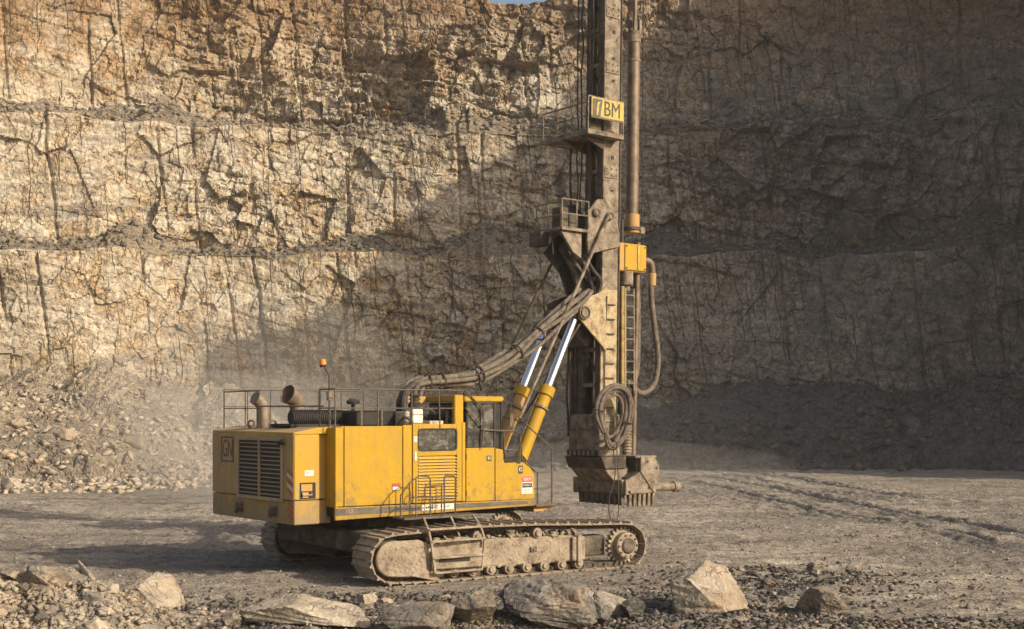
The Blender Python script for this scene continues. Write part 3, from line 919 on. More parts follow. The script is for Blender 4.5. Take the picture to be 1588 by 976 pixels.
# label and latch recess on the near flank
box('sticker', 'white', cw, 0.27, 0.50, -0.006, 0.01, 2.45, 2.58, 0)
text('sticker_print', 'CIRCULT', 0.045, 'ink', cw, face_side(0.385, -0.007, 2.52), 1, 0.001)
MB().box(0.14, 0.55, -0.004, 0.01, 1.93, 2.30).build('latch_recess', 'black', cw)
MB().box(0.17, 0.46, -0.02, -0.005, 2.10, 2.265).box(0.20, 0.36, -0.03, -0.005, 1.95, 2.08).build('latch_plate', 'yellow_worn', cw, 0.008)
MB().tube([(0.20, -0.03, 2.06), (0.20, -0.06, 2.02), (0.43, -0.06, 2.02), (0.43, -0.03, 2.06)], 0.014, 6).build('latch_handle', 'beige', cw)

# ---- machinery house
YN = -0.37                                     # near face of the house
hb = MB().prism([(0.90, 1.50), (6.55, 1.50), (6.55, 2.30), (6.32, 2.58), (5.66, 2.58), (5.66, 2.95), (5.36, 2.99), (4.50, 2.99), (4.50, 3.54), (0.90, 3.54)], 'y', YN + 0.06, 4.72).build('machinery_house', 'black', rig)
def panel(poly, mat='yellow', th=0.07, name='side_panel', bev=0.012, y=YN):
    return MB().prism(poly, 'y', y, y + th).build(name, mat, hb, bev)
def rpanel(x0, x1, z0, z1, **k):
    return panel([(x0, z0), (x1, z0), (x1, z1), (x0, z1)], **k)
rpanel(0.86, 1.075, 1.74, 3.56)
rpanel(1.095, 2.66, 1.74, 3.58)
rpanel(2.68, 2.93, 1.74, 3.60)
rpanel(4.385, 4.485, 1.72, 3.66)
rpanel(4.505, 5.37, 1.71, 3.03)
panel([(5.39, 1.70), (6.63, 1.70), (6.63, 2.33), (6.38, 2.64), (5.68, 2.64), (5.64, 2.72), (5.64, 2.97), (5.39, 3.01)])
# rear cheek of the house, the strip beyond the counterweight
MB().box(0.862, 0.93, YN + 0.01, 0.11, 1.72, 3.555).build('rear_panel', 'yellow', hb, 0.01)
MB().box(0.862, 0.93, 0.13, 0.3, 1.44, 3.5).build('rear_panel', 'yellow_worn', hb, 0.01)
# sill with the grey band
panel([(0.86, 1.43), (6.63, 1.53), (6.63, 1.69), (0.86, 1.725)], name='sill', y=YN + 0.004)
panel([(0.875, 1.545), (6.60, 1.585), (6.60, 1.665), (0.875, 1.70)], mat='band', th=0.03, name='grey_band', bev=0, y=YN - 0.008)
MB().prism([(6.56, 1.53), (6.63, 1.53), (6.63, 2.33), (6.38, 2.64), (6.30, 2.64), (6.56, 2.30)], 'y', YN + 0.075, 1.0).build('front_panel', 'yellow', hb, 0.01)
# door with window and louvres
dr = MB()
for a in ((2.95, 3.10, 1.74, 3.62), (4.21, 4.365, 1.74, 3.62), (3.10, 4.21, 3.50, 3.62), (3.10, 4.21, 2.86, 2.99), (3.10, 4.21, 1.74, 1.80)):
    dr.box(a[0], a[1], YN - 0.012, YN + 0.05, a[2], a[3])
door = dr.build('door', 'yellow', hb, 0.006)
wfr = MB()
def rrect(x0, x1, z0, z1, r, n=4):
    out = []
    for cx, cz, a0 in ((x1 - r, z1 - r, 0), (x0 + r, z1 - r, 90), (x0 + r, z0 + r, 180), (x1 - r, z0 + r, 270)):
        for k in range(n + 1):
            t = R(a0 + 90 * k / n); out.append((cx + r * math.cos(t), cz + r * math.sin(t)))
    return out
MB().prism(rrect(3.09, 4.22, 2.98, 3.51, 0.09), 'y', YN + 0.005, YN + 0.03).build('door_window', 'glass', door)
sealo = rrect(3.08, 4.23, 2.97, 3.52, 0.10); seali = rrect(3.115, 4.195, 3.005, 3.485, 0.08)
sm = MB(); nS = len(sealo)
sm.v = [(a, YN - 0.018, b) for a, b in sealo] + [(a, YN - 0.018, b) for a, b in seali] + [(a, YN + 0.02, b) for a, b in seali]
sm.f = [(i, (i + 1) % nS, (i + 1) % nS + nS, i + nS) for i in range(nS)] + [(i + nS, (i + 1) % nS + nS, (i + 1) % nS + 2 * nS, i + 2 * nS) for i in range(nS)]
sm.build('window_seal', 'rubber', door)
lv0 = None
for i in range(14):
    z = 1.83 + i * 0.0735
    if lv0 is None:
        lv0 = MB().prism([(YN - 0.035, -0.004), (YN - 0.030, 0.016), (YN + 0.035, 0.074), (YN + 0.035, 0.060)], 'x', 3.10, 4.21).build('louvre', 'yellow_louvre', door)
        o = lv0
    else:
        o = lv0.copy(); COL.objects.link(o)
    o.location = (0, 0, z)
box('louvre_end', 'black', door, 4.185, 4.215, YN - 0.030, YN + 0.04, 1.82, 2.87, 0)
MB().prism(rrect(2.985, 3.045, 2.75, 2.97, 0.028), 'y', YN - 0.03, YN - 0.01).build('door_handle', 'white', door, 0.004)
box('sticker', 'white', door, 2.98, 3.07, YN - 0.015, YN, 3.20, 3.33, 0)
text('sticker_print', '25', 0.07, 'ink', door, face_side(3.025, YN - 0.016, 3.265), 0.8, 0.001)
for z in (2.82, 1.92):
    box('hinge', 'black', hb, 4.485, 4.515, YN - 0.012, YN + 0.02, z - 0.06, z + 0.06, 0.004)
# plates and stickers on the near side
def plate(x0, x1, z0, z1, mat, nm='sticker', d=0.006):
    return box(nm, mat, hb, x0, x1, YN - d, YN + 0.01, z0, z1, 0)
plate(5.12, 5.26, 2.70, 2.83, 'ink'); text('sticker_print', 'BI', 0.11, 'white', hb, face_side(5.19, YN - 0.008, 2.765), 1.0, 0.001)
plate(6.10, 6.24, 2.36, 2.555, 'ink'); text('sticker_print', 'KS', 0.15, 'white', hb, face_side(6.17, YN - 0.008, 2.46), 0.62, 0.001)
plate(6.21, 6.55, 1.84, 2.29, 'white'); plate(6.215, 6.545, 2.14, 2.285, 'red', d=0.009); plate(6.23, 6.535, 2.00, 2.115, 'ink', d=0.009)
text('sticker_print', 'SBKM', 0.11, 'white', hb, face_side(6.38, YN - 0.011, 2.21), 0.95, 0.001)
text('sticker_print', 'KHEIZE', 0.07, 'white', hb, face_side(6.38, YN - 0.011, 2.06), 1.0, 0.001)
text('sticker_print', 'EN  LE', 0.06, 'ink', hb, face_side(6.36, YN - 0.009, 1.94), 1.0, 0.001)
text('sticker_print', 'oss A n', 0.05, 'ink', hb, face_side(6.38, YN - 0.009, 1.875), 1.0, 0.001)
plate(2.37, 2.60, 2.06, 2.23, 'band'); plate(2.38, 2.59, 2.165, 2.225, 'red', d=0.009); plate(2.39, 2.58, 2.08, 2.15, 'white', d=0.009)
MB().prism([(3.19, 1.555), (4.13, 1.562), (4.13, 1.69), (3.19, 1.69)], 'y', YN - 0.014, YN - 0.004).build('name_strip', 'white', hb)
text('sticker_print', 'I-NSEOE  IF-AW', 0.125, 'ink', hb, face_side(3.66, YN - 0.016, 1.625), 0.80, 0.001)
text('sticker_print', '152', 0.13, 'yellow_worn', hb, face_side(1.22, YN - 0.010, 1.62), 1.0, 0.002)
text('sticker_print', '(B)', 0.10, 'sign_yellow', hb, face_side(6.46, YN - 0.010, 1.615), 0.9, 0.002)
# roof deck
deck = MB().box(1.03, 4.48, YN + 0.02, 4.70, 3.545, 3.575).build('roof_deck', 'yellow_worn', hb, 0.005)

# ---- cab
cab = MB().box(4.52, 5.62, YN + 0.10, 1.30, 2.96, 4.14).build('cab', 'black', rig)
MB().box(4.46, 5.66, YN + 0.0, 1.42, 4.16, 4.30).build('cab_roof', 'yellow', cab, 0.03)
MB().box(4.18, 4.44, YN + 0.02, YN + 0.16, 3.60, 4.33).build('cab_pillar', 'yellow', cab, 0.02)
MB().box(3.62, 4.18, 0.9, 1.05, 4.12, 4.30).build('cab_beam', 'yellow_worn', cab, 0.02)
MB().box(4.18, 4.44, YN + 0.16, 1.4, 4.16, 4.32).build('cab_beam', 'yellow_worn', cab, 0.02)
box('side_window', 'glass', cab, 4.56, 5.36, YN + 0.03, YN + 0.06, 3.05, 4.12, 0)
MB().box(4.52, 4.575, YN + 0.01, YN + 0.09, 3.02, 4.16).box(5.345, 5.42, YN + 0.01, YN + 0.09, 3.02, 4.16).box(4.575, 5.345, YN + 0.01, YN + 0.09, 4.10, 4.16).box(4.575, 5.345, YN + 0.01, YN + 0.09, 3.02, 3.06).build('window_frame', 'rubber', cab, 0.008)
box('window_frame', 'rubber', cab, 4.93, 4.96, YN + 0.015, YN + 0.06, 3.06, 4.10, 0)
box('front_window', 'glass', cab, 5.63, 5.66, YN + 0.15, 1.24, 3.05, 4.10, 0)
MB().box(5.62, 5.68, YN + 0.08, YN + 0.15, 2.97, 4.16).box(5.62, 5.68, 1.24, 1.31, 2.97, 4.16).build('window_frame', 'rubber', cab, 0.008)
box('rear_cab_window', 'glass', cab, 4.49, 4.515, YN + 0.2, 1.24, 3.62, 4.08, 0)
MB().tube([(5.62, YN, 4.2), (5.80, YN - 0.1, 4.15), (5.80, YN - 0.1, 3.85)], 0.012, 6).box(5.74, 5.86, YN - 0.13, YN - 0.09, 3.56, 3.86).build('mirror', 'rail', cab)
MB().box(4.6, 4.95, 0.1, 0.5, 3.0, 3.55).box(4.62, 4.72, 0.1, 0.5, 3.5, 3.95).build('operator_seat', 'rubber', cab, 0.03)

# ---- things on the roof
MB().tube([(0.50, 2.55, 3.45), (0.50, 2.55, 3.98), (0.47, 2.55, 4.10), (0.38, 2.54, 4.20), (0.26, 2.52, 4.26)], 0.17, 14).build('exhaust_stack', 'exhaust', rig)
hn = cat_spline([(1.45, 2.6, 3.80), (1.45, 2.6, 4.06), (1.34, 2.56, 4.25), (1.12, 2.50, 4.36)], 6)
hm = MB().tube(hn, 0, 18, radii=[0.19 + 0.05 * (i / (len(hn) - 1)) ** 2 for i in range(len(hn))])
hm.f.pop()
e0 = (hn[-1] - hn[-2]).normalized()
hm.tube([hn[-1], hn[-1] - e0 * 0.18, hn[-1] - e0 * 0.3], 0, 18, radii=[0.225, 0.20, 0.14])
hm.f.pop(-2)
horn = hm.build('intake_horn', 'exhaust', rig)
acl = MB(); 
acl.cyl((0.62, 1.35, 3.78), (1.98, 1.35, 3.78), 0.165, n=20)
for i in range(26):
    x = 0.66 + i * 0.05
    acl.cyl((x, 1.35, 3.78), (x + 0.022, 1.35, 3.78), 0.188, n=20)
acl.build('air_cleaner', 'rubber', rig)
box('air_cleaner_tray', 'black', rig, 0.45, 2.0, 1.05, 2.1, 3.56, 3.63, 0.01)
ra = box('engine_cover', 'black', rig, 1.95, 3.15, 0.55, 2.4, 3.58, 3.93, 0.03)
box('cover_rib', 'rail', ra, 2.62, 2.68, 0.53, 2.42, 3.58, 3.95, 0.008)
box('cover_rib', 'rail', ra, 2.05, 2.11, 0.53, 2.42, 3.58, 3.95, 0.008)
box('fluid_tank', 'beige', rig, 3.02, 3.46, 0.05, 0.55, 3.58, 3.93, 0.03)
MB().cyl((2.12, 1.0, 3.9), (2.12, 1.0, 4.10), 0.05).cyl((2.12, 1.0, 4.10), (2.12, 1.0, 4.17), 0.15, 0.17).cyl((2.12, 1.0, 4.17), (2.12, 1.0, 4.24), 0.17, 0.08).build('breather_cap', 'rubber', rig)
pc = MB().box(3.16, 3.46, 0.02 + YN + 0.3, 0.30, 3.64, 3.98).build('filter_housing', 'white', rig, 0.02)
bel = MB()
for i in range(8):
    bel.cyl((3.31, 0.1, 3.98 + i * 0.045), (3.31, 0.1, 4.02 + i * 0.045), 0.14 if i % 2 else 0.115, n=16)
bel.build('bellows', 'rubber', pc)
box('roof_box', 'beige', rig, 3.55, 3.95, -0.2, 0.2, 3.575, 3.70, 0.015)
box('roof_box', 'yellow_worn', rig, 2.99, 3.45, -0.25, 0.5, 3.577, 3.63, 0.015)
mot = MB().cyl((3.7, 0.75, 3.56), (3.7, 0.75, 4.0), 0.20, n=14).cyl((4.0, 1.1, 3.7), (4.4, 1.1, 3.7), 0.16, n=14).box(3.75, 4.1, 0.4, 0.7, 3.56, 3.85).build('hydraulic_motor', 'black', rig, 0.01)
for k, pts in enumerate(([(3.45, 0.6, 3.75), (3.6, 0.35, 4.05), (3.75, 0.5, 3.8), (3.95, 0.55, 3.65)], [(3.4, 0.3, 3.7), (3.62, 0.1, 3.98), (3.9, 0.15, 3.9), (4.1, 0.4, 3.7)], [(4.1, -0.1, 3.62), (4.2, 0.0, 3.92), (4.32, 0.2, 3.75), (4.36, 0.4, 3.62)], [(2.9, 0.2, 3.6), (2.95, 0.0, 3.78), (3.1, -0.05, 3.7), (3.2, 0.0, 3.65)])):
    tube('roof_hose', 'hose_dark' if k % 2 else 'hose', rig, pts, 0.035, 7, 6)
for i in range(9):
    x = 0.35 + 0.10 * i + random.uniform(-.02, .02); y = 1.7 + random.uniform(-.5, .7)
# amber beacon on its bent pole
bc = MB().tube([(0.98, 0.12, 3.55), (0.98, 0.12, 4.75), (0.84, 0.12, 4.98)], 0.026, 8).build('beacon', 'rail', rig)
MB().cyl((0.82, 0.12, 4.96), (0.81, 0.12, 5.01), 0.085, n=12).build('beacon_base', 'rubber', bc)
MB().cyl((0.81, 0.12, 5.01), (0.79, 0.12, 5.13), 0.085, 0.072, n=12).build('beacon_lens', 'orange', bc)
MB().cyl((0.98, 0.12, 4.18), (0.98, 0.12, 4.40), 0.075, n=10).build('junction_box', 'exhaust', bc)

# ---- handrails on the roof: every straight run is one rail with its posts
def handrail(pts, zt, zm, zb, posts, r=0.017, mat='rail'):
    """pts: plan polyline; posts: plan points"""
    m = MB()
    top = [(p[0], p[1], zt) for p in pts]
    m.tube(top, r, 7)
    if zm:
        m.tube([(p[0], p[1], zm) for p in pts], r * 0.8, 6)
    for p in posts:
        m.tube([(p[0], p[1], zb), (p[0], p[1], zt)], r, 7)
    return m.build('handrail', mat, rig)
handrail([(0.88, YN + 0.05), (4.46, YN + 0.05)], 4.44, 4.0, 3.5, [(0.88, YN + 0.05), (2.02, YN + 0.05), (4.40, YN + 0.05)], 0.019)
tube('handrail', 'rail', rig, [(2.95, YN + 0.04, 4.44), (2.95, YN + 0.04, 1.78)], 0.019)
tube('handrail', 'rail', rig, [(3.72, YN + 0.04, 4.44), (3.72, YN - 0.02, 3.5)], 0.017)
handrail([(0.3, 4.35), (2.2, 4.35), (4.4, 4.35)], 4.48, 4.05, 3.5, [(0.3, 4.35), (0.95, 4.35), (1.6, 4.35), (2.3, 4.35), (3.0, 4.35), (3.7, 4.35), (4.4, 4.35)], 0.017)
handrail([(0.12, 2.75), (0.12, 1.9)], 4.42, 4.0, 3.5, [(0.12, 2.75)], 0.017)
handrail([(0.12, 2.75), (0.3, 4.35)], 4.42, 4.0, 3.5, [(0.3, 4.35)], 0.017)
handrail([(0.12, 1.9), (0.85, 0.15)], 4.05, None, 3.5, [(0.12, 1.9)], 0.017)
handrail([(0.88, YN + 0.05), (0.88, 0.4)], 4.44, 4.0, 3.5, [(0.88, 0.4)], 0.019)
# rails that drop over the cab front to the nose walkway
tube('handrail', 'rail', rig, [(4.46, YN - 0.02, 4.44), (4.98, YN - 0.06, 3.98), (4.98, YN - 0.06, 3.45), (4.94, YN - 0.06, 3.02)], 0.019)
tube('handrail', 'rail', rig, [(4.46, YN - 0.02, 4.02), (4.96, YN - 0.06, 3.55)], 0.017)
tube('handrail', 'rail', rig, [(4.98, YN - 0.02, 3.47), (6.00, YN - 0.02, 3.43), (6.14, YN - 0.02, 3.35), (6.14, YN - 0.02, 2.62)], 0.019)
tube('handrail', 'rail', rig, [(5.64, YN - 0.02, 3.46), (5.64, YN - 0.02, 2.95)], 0.017)
tube('handrail', 'rail', rig, [(5.66, YN - 0.02, 2.97), (6.08, YN - 0.02, 2.95), (6.12, YN - 0.02, 2.85), (6.08, YN - 0.02, 2.62)], 0.017)
tube('handrail', 'rail', rig, [(6.10, 0.3, 3.80), (6.30, YN + 0.02, 3.66), (7.20, YN + 0.02, 2.96), (7.20, YN + 0.02, 1.50)], 0.020)
tube('handrail', 'rail', rig, [(6.20, YN, 3.1), (6.22, YN, 2.70), (6.72, YN, 2.36), (6.72, YN, 1.56)], 0.020)
tube('handrail', 'rail', rig, [(6.72, YN, 2.36), (7.20, YN, 2.39), (7.36, YN + 0.2, 2.39)], 0.016)
tube('handrail', 'rail', rig, [(6.64, YN, 1.97), (7.20, YN, 1.98)], 0.014)
tube('handrail', 'rail', rig, [(7.36, YN + 0.2, 2.40), (7.36, YN + 0.2, 1.52)], 0.020)
nw = MB().box(6.66, 7.30, YN + 0.02, 0.75, 1.47, 1.53).build('nose_walkway', 'yellow_worn', rig, 0.01)
MB().box(6.66, 7.32, YN - 0.03, YN + 0.02, 1.50, 1.56).build('kick_plate', 'rail', nw, 0.008)
MB().prism([(6.68, 1.46), (7.28, 1.46), (6.95, 1.36), (6.68, 1.36)], 'y', YN + 0.1, 0.6).build('walkway_bracket', 'yellow_worn', nw, 0.01)

# ---- side step landing with its rails and the ladder down to the track
YL = -0.90
ld = MB().box(2.35, 4.55, YL - 0.05, YN - 0.01, 1.40, 1.455).build('step_landing', 'rail', rig, 0.01)
def rr(pts, r=0.020):
    return tube('landing_rail', 'rail', ld, pts, r, 7)
rr([(2.28, YL, 1.45), (2.28, YL, 1.98), (2.52, YL, 2.26), (2.78, YL, 2.42), (3.05, YL, 2.40), (3.10, YL, 2.34), (3.10, YL, 1.45)])
rr([(2.34, YL, 1.66), (2.66, YL, 1.92), (3.10, YL, 1.90)], 0.016)
rr([(2.52, YL, 2.26), (2.52, YL, 1.45)], 0.016)
rr([(2.70, YL, 2.38), (2.70, YL, 1.45)], 0.016)
rr([(3.10, YL, 2.24), (2.98, YL, 2.20), (2.94, YL, 2.12), (2.94, YL, 1.92)], 0.016)
rr([(3.10, YL, 2.17), (3.50, YL, 2.19)], 0.015)
rr([(3.10, YL, 1.90), (3.80, YL, 1.91)], 0.017)
rr([(3.50, YL, 1.45), (3.50, YL, 2.36), (3.54, YL, 2.40), (3.78, YL, 2.39), (3.82, YL, 2.33), (3.82, YL, 1.45)])
rr([(3.42, YL, 1.45), (3.42, YL, 2.18)], 0.016)
rr([(3.16, YL, 1.62), (3.16, YL, 1.9)], 0.013)
lad = MB().bar((2.90, YL - 0.02, 1.43), (2.45, -1.78, 1.26), 0.05, 0.05).build('access_ladder', 'track', rig, 0.006)
for pa, pb in (((2.45, -1.78, 1.28), (2.53, -1.80, 0.95)), ((2.53, -1.80, 0.95), (2.64, -1.80, 0.22)), ((4.32, YL - 0.02, 1.43), (3.92, -1.78, 1.24)), ((3.92, -1.78, 1.26), (4.03, -1.80, 0.92)), ((4.03, -1.80, 0.92), (3.94, -1.80, 0.22)), ((3.66, YL - 0.02, 1.43), (3.32, -1.78, 1.05))):
    MB().bar(pa, pb, 0.05, 0.05).build('ladder_rail', 'track', lad, 0.006)
for z0, xa, xb in ((1.24, 2.46, 3.92), (0.96, 2.53, 4.02), (0.58, 2.58, 3.98), (0.24, 2.64, 3.94)):
    MB().bar((xa, -1.80, z0), (xb, -1.80, z0), 0.10, 0.045).build('ladder_rung', 'track', lad, 0.006)

# ---- undercarriage, swung a few degrees against the house
TA = R(31.5)
_bm = bmesh.new(); bmesh.ops.create_icosphere(_bm, subdivisions=1, radius=1.0)
ICO1 = ([v.co.copy() for v in _bm.verts], [tuple(q.index for q in p.verts) for p in _bm.faces]); _bm.free()
def make_track(ox, oy, near):
    M = rig_inv @ Matrix.Translation((ox, oy, 0)) @ Matrix.Rotation(TA, 4, 'Z')
    W = 1.0
    f = MB().prism([(1.55, 0.24), (5.95, 0.26), (5.95, 0.84), (5.75, 0.90), (1.75, 0.94), (1.55, 0.80)], 'y', 0.10, 0.78)
    tr = f.build('track', 'track', rig, 0.04)
    tr.matrix_basis = M
    def sub(mb, nm, mat, bev=0.0):
        return mb.build(nm, mat, tr, bev)
    # lumps of dried mud on the frame
    sub(MB().prism([(1.7, 0.92), (2.3, 1.0), (2.9, 0.98), (3.2, 0.91), (5.6, 0.895), (5.6, 0.85), (1.7, 0.85)], 'y', 0.14, 0.70), 'mud_cake', 'track', 0.02)
    # rounded idler guard and its pointed toe
    ga = [(0.62 + 0.40 * math.cos(R(t)), 0.60 + 0.40 * math.sin(R(t))) for t in range(90, 271, 15)]
    sub(MB().prism(ga + [(1.18, 0.16), (1.50, 0.28), (1.50, 0.92), (1.30, 1.0)], 'y', 0.02, 0.14), 'idler_guard', 'track', 0.025)
    sub(MB().prism([(1.05, 0.20), (1.36, 0.40), (1.86, 0.05), (1.78, 0.03)], 'y', -0.01, 0.08), 'rock_guard', 'track', 0.01)
    sub(MB().cyl((0.62, 0.2, 0.60), (0.62, 0.8, 0.60), 0.44, n=24), 'idler', 'track_dark', 0.02)
    # outer box and step pads bolted to the frame
    sub(MB().box(1.62, 2.95, 0.0, 0.09, 0.30, 0.74), 'side_box', 'track', 0.02)
    sub(MB().box(1.80, 2.60, -0.02, 0.0, 0.46, 0.56), 'step_slot', 'black')
    sub(MB().box(5.50, 5.62, 0.02, 0.095, 0.28, 0.86).box(5.66, 5.78, 0.02, 0.095, 0.24, 0.90), 'frame_strap', 'track', 0.015)
    sub(MB().box(4.32, 4.50, 0.06, 0.098, 0.56, 0.68).box(4.38, 4.44, 0.04, 0.06, 0.58, 0.66), 'cover_plate', 'track_dark', 0.008)
    # sprocket with teeth
    S = MB(); n = 22; sx, sz = 7.18, 0.56
    poly = []
    for k in range(n):
        t = 2 * math.pi * k / n
        for dt, r in ((-0.10, 0.40), (-0.045, 0.475), (0.045, 0.475), (0.10, 0.40)):
            poly.append((sx + r * math.cos(t + dt), sz + r * math.sin(t + dt)))
    S.prism(poly, 'y', 0.22, 0.36)
    sub(S, 'sprocket', 'track')
    sub(MB().cyl((sx, 0.02, sz), (sx, 0.5, sz), 0.33, n=24), 'sprocket_hub', 'track', 0.03)
    sub(MB().cyl((sx, -0.03, sz), (sx, 0.05, sz), 0.20, n=18), 'hub_cap', 'track_dark', 0.03)
    for k in range(10):
        t = 2 * math.pi * k / 10
        sub(MB().cyl((sx + 0.27 * math.cos(t), 0.0, sz + 0.27 * math.sin(t)), (sx + 0.27 * math.cos(t), 0.04, sz + 0.27 * math.sin(t)), 0.03, n=6), 'hub_bolt', 'track_dark')
    sub(MB().box(5.9, 6.75, 0.42, 0.85, 0.32, 0.82), 'drive_mount', 'track_dark', 0.03)
    if near:
        cm = MB(); rg = random.Random(77)
        base_v, base_f = ICO1
        for k in range(260):
            zone = rg.random()
            if zone < 0.45:
                c = (rg.uniform(1.7, 5.7), rg.uniform(0.12, 0.6), 0.90 + rg.uniform(0, 0.08)); sz_ = rg.uniform(0.03, 0.10); sq = (1.3, 1.0, 0.6)
            elif zone < 0.75:
                c = (rg.uniform(0.4, 1.4), 0.02, rg.uniform(0.3, 0.9)); sz_ = rg.uniform(0.02, 0.07); sq = (1.2, 0.35, 1.0)
            else:
                c = (rg.uniform(2.95, 5.5), 0.10, rg.uniform(0.28, 0.85)); sz_ = rg.uniform(0.02, 0.06); sq = (1.3, 0.35, 0.9)
            e = Euler((0, rg.uniform(0, 6.28), 0)).to_matrix()
            cm._add([e @ Vector((v[0] * sz_ * sq[0] * rg.uniform(.7, 1.3), v[1] * sz_ * sq[1], v[2] * sz_ * sq[2] * rg.uniform(.7, 1.3))) + Vector(c) for v in base_v], base_f)
        q = sub(cm, 'mud_clods', 'track'); q['kind'] = 'stuff'
    # rollers
    for k in range(9):
        x = 1.75 + k * 0.50
        sub(MB().cyl((x, 0.10, 0.20), (x, 0.70, 0.20), 0.13, n=14).cyl((x, 0.05, 0.20), (x, 0.10, 0.20), 0.075, n=10), 'bottom_roller', 'track', 0.012)
    for x in (2.86, 4.52):
        sub(MB().cyl((x, 0.06, 1.0), (x, 0.6, 1.0), 0.13, n=14).cyl((x, 0.0, 1.0), (x, 0.06, 1.0), 0.08, n=10), 'top_roller', 'track', 0.012)
    # chain path, then one shoe per pitch
    path = []
    for t in range(270, 89, -12):
        path.append((0.62 + 0.52 * math.cos(R(t)), 0.60 + 0.52 * math.sin(R(t))))
    path += [(1.6, 1.16), (2.9, 1.21), (4.5, 1.19), (5.9, 1.13)]
    for t in range(90, -91, -12):
        path.append((sx + 0.53 * math.cos(R(t)), sz + 0.53 * math.sin(R(t))))
    path.append((sx - 0.5, 0.055)); path.append((1.2, 0.055))
    P = [Vector((a, 0, b)) for a, b in path]; P.append(P[0])
    L = [0]
    for a, b in zip(P[:-1], P[1:]):
        L.append(L[-1] + (b - a).length)
    N = 52
    def at(s):
        s %= L[-1]
        for i in range(len(P) - 1):
            if s <= L[i + 1]:
                return P[i].lerp(P[i + 1], (s - L[i]) / (L[i + 1] - L[i] + 1e-9))
    pitch = L[-1] / N
    # a shoe: plate with rounded lip and one grouser bar; links inside
    hp = pitch / 2 - 0.008
    shoe_m = MB().prism([(-hp, 0.0), (hp - 0.03, 0.0), (hp, -0.015), (hp, 0.02), (hp - 0.06, 0.045), (hp - 0.075, 0.095), (hp - 0.115, 0.095), (hp - 0.13, 0.045), (-hp, 0.04)], 'y', 0.0, W)
    link_m = MB()
    for y in (0.27, 0.62):
        link_m.box(-hp - 0.02, hp + 0.02, y, y + 0.07, -0.11, -0.002)
    link_m.cyl((0, 0.22, -0.06), (0, 0.74, -0.06), 0.035, n=8)
    s0 = l0 = None
    for k in range(N):
        a = at(k * pitch); b = at(k * pitch + 0.02)
        mid = (at(k * pitch - hp) + at(k * pitch + hp)) / 2
        d = (at(k * pitch + hp) - at(k * pitch - hp)).normalized()
        ang = math.atan2(d.z, d.x)
        if s0 is None:
            s0 = sub(shoe_m, 'track_shoe', 'track', 0.004); l0 = sub(link_m, 'chain_link', 'track_dark')
            so_, lo_ = s0, l0
        else:
            so_ = s0.copy(); lo_ = l0.copy(); COL.objects.link(so_); COL.objects.link(lo_)
        for q in (so_, lo_):
            # shoes face outward all the way round
            q.matrix_basis = Matrix.Translation((mid.x, random.uniform(-.006, .006), mid.z)) @ Matrix.Rotation(-ang, 4, 'Y')
    return tr
make_track(-3.2, 29.4, True)
GA = 5.8
make_track(-3.2 - GA * math.sin(TA), 29.4 + GA * math.cos(TA), False)
cb = MB().box(1.6, 5.6, -0.6, 4.0, 0.62, 1.12)
cbo = cb.build('car_body', 'track_dark', rig, 0.05)
MB().cyl((3.3, 1.9, 1.08), (3.3, 1.9, 1.44), 1.25, n=36).build('swing_ring', 'track_dark', cbo, 0.02)
MB().box(0.95, 6.6, 0.3, 3.9, 1.36, 1.50).build('turntable_frame', 'black', rig, 0.02)

# ---- mast support and the two lift cylinders
MB().prism([(5.7, 1.5), (7.95, 1.5), (7.95, 2.35), (7.6, 2.75), (6.2, 2.6)], 'y', 1.35, 1.50).prism([(5.7, 1.5), (7.95, 1.5), (7.95, 2.35), (7.6, 2.75), (6.2, 2.6)], 'y', 2.95, 3.10).box(6.0, 7.9, 1.45, 3.0, 1.5, 1.75).build('mast_support', 'black', rig, 0.02)
def lift_cyl(y, lab):
    base = Vector((7.63, y, 2.45)); top = Vector((9.66, y, 6.62))
    d = (top - base).normalized()
    ax = lambda t: base + d * t
    c = MB().cyl(ax(-0.05), ax(2.20), 0.185, n=20).build('lift_cylinder', 'yellow_worn' if lab else 'yellow', rig, 0.012)
    MB().cyl(ax(2.12), ax(2.40), 0.225, n=20).build('gland_collar', 'yellow', c, 0.015)
    MB().cyl(ax(1.72), ax(1.80), 0.235, n=18).build('pipe_clamp', 'exhaust', c, 0.01)
    MB().cyl(ax(2.38), ax(4.62), 0.112, n=20).build('piston_rod', 'chrome', c, 0.0)
    MB().cyl(Vector((9.68, y - 0.13, 6.66)), Vector((9.68, y + 0.13, 6.66)), 0.19, n=18).build('rod_eye', 'mast_dark', c, 0.02)
    MB().cyl(base + Vector((0, -0.18, 0)), base + Vector((0, 0.18, 0)), 0.22, n=18).build('base_eye', 'yellow_worn', c, 0.02)
    n = Vector((-d.z, 0, d.x))
    MB().tube([ax(0.3) + n * 0.23, ax(1.9) + n * 0.23, ax(2.1) + n * 0.20], 0.02, 6).build('cylinder_pipe', 'rail', c)
    return c
lift_cyl(1.65, False); lift_cyl(2.78, True)
tube('guide_hose', 'hose_dark', rig, [(6.0, 1.0, 2.5), (6.15, 1.0, 3.4), (6.45, 1.1, 3.9), (6.8, 1.3, 3.5), (7.0, 1.4, 2.7)], 0.03, 7, 6)
tube('guide_hose', 'hose_dark', rig, [(6.1, 2.0, 2.5), (6.5, 2.0, 3.3), (6.8, 2.1, 3.7), (7.2, 2.2, 3.4), (7.4, 2.3, 2.7)], 0.03, 7, 6)

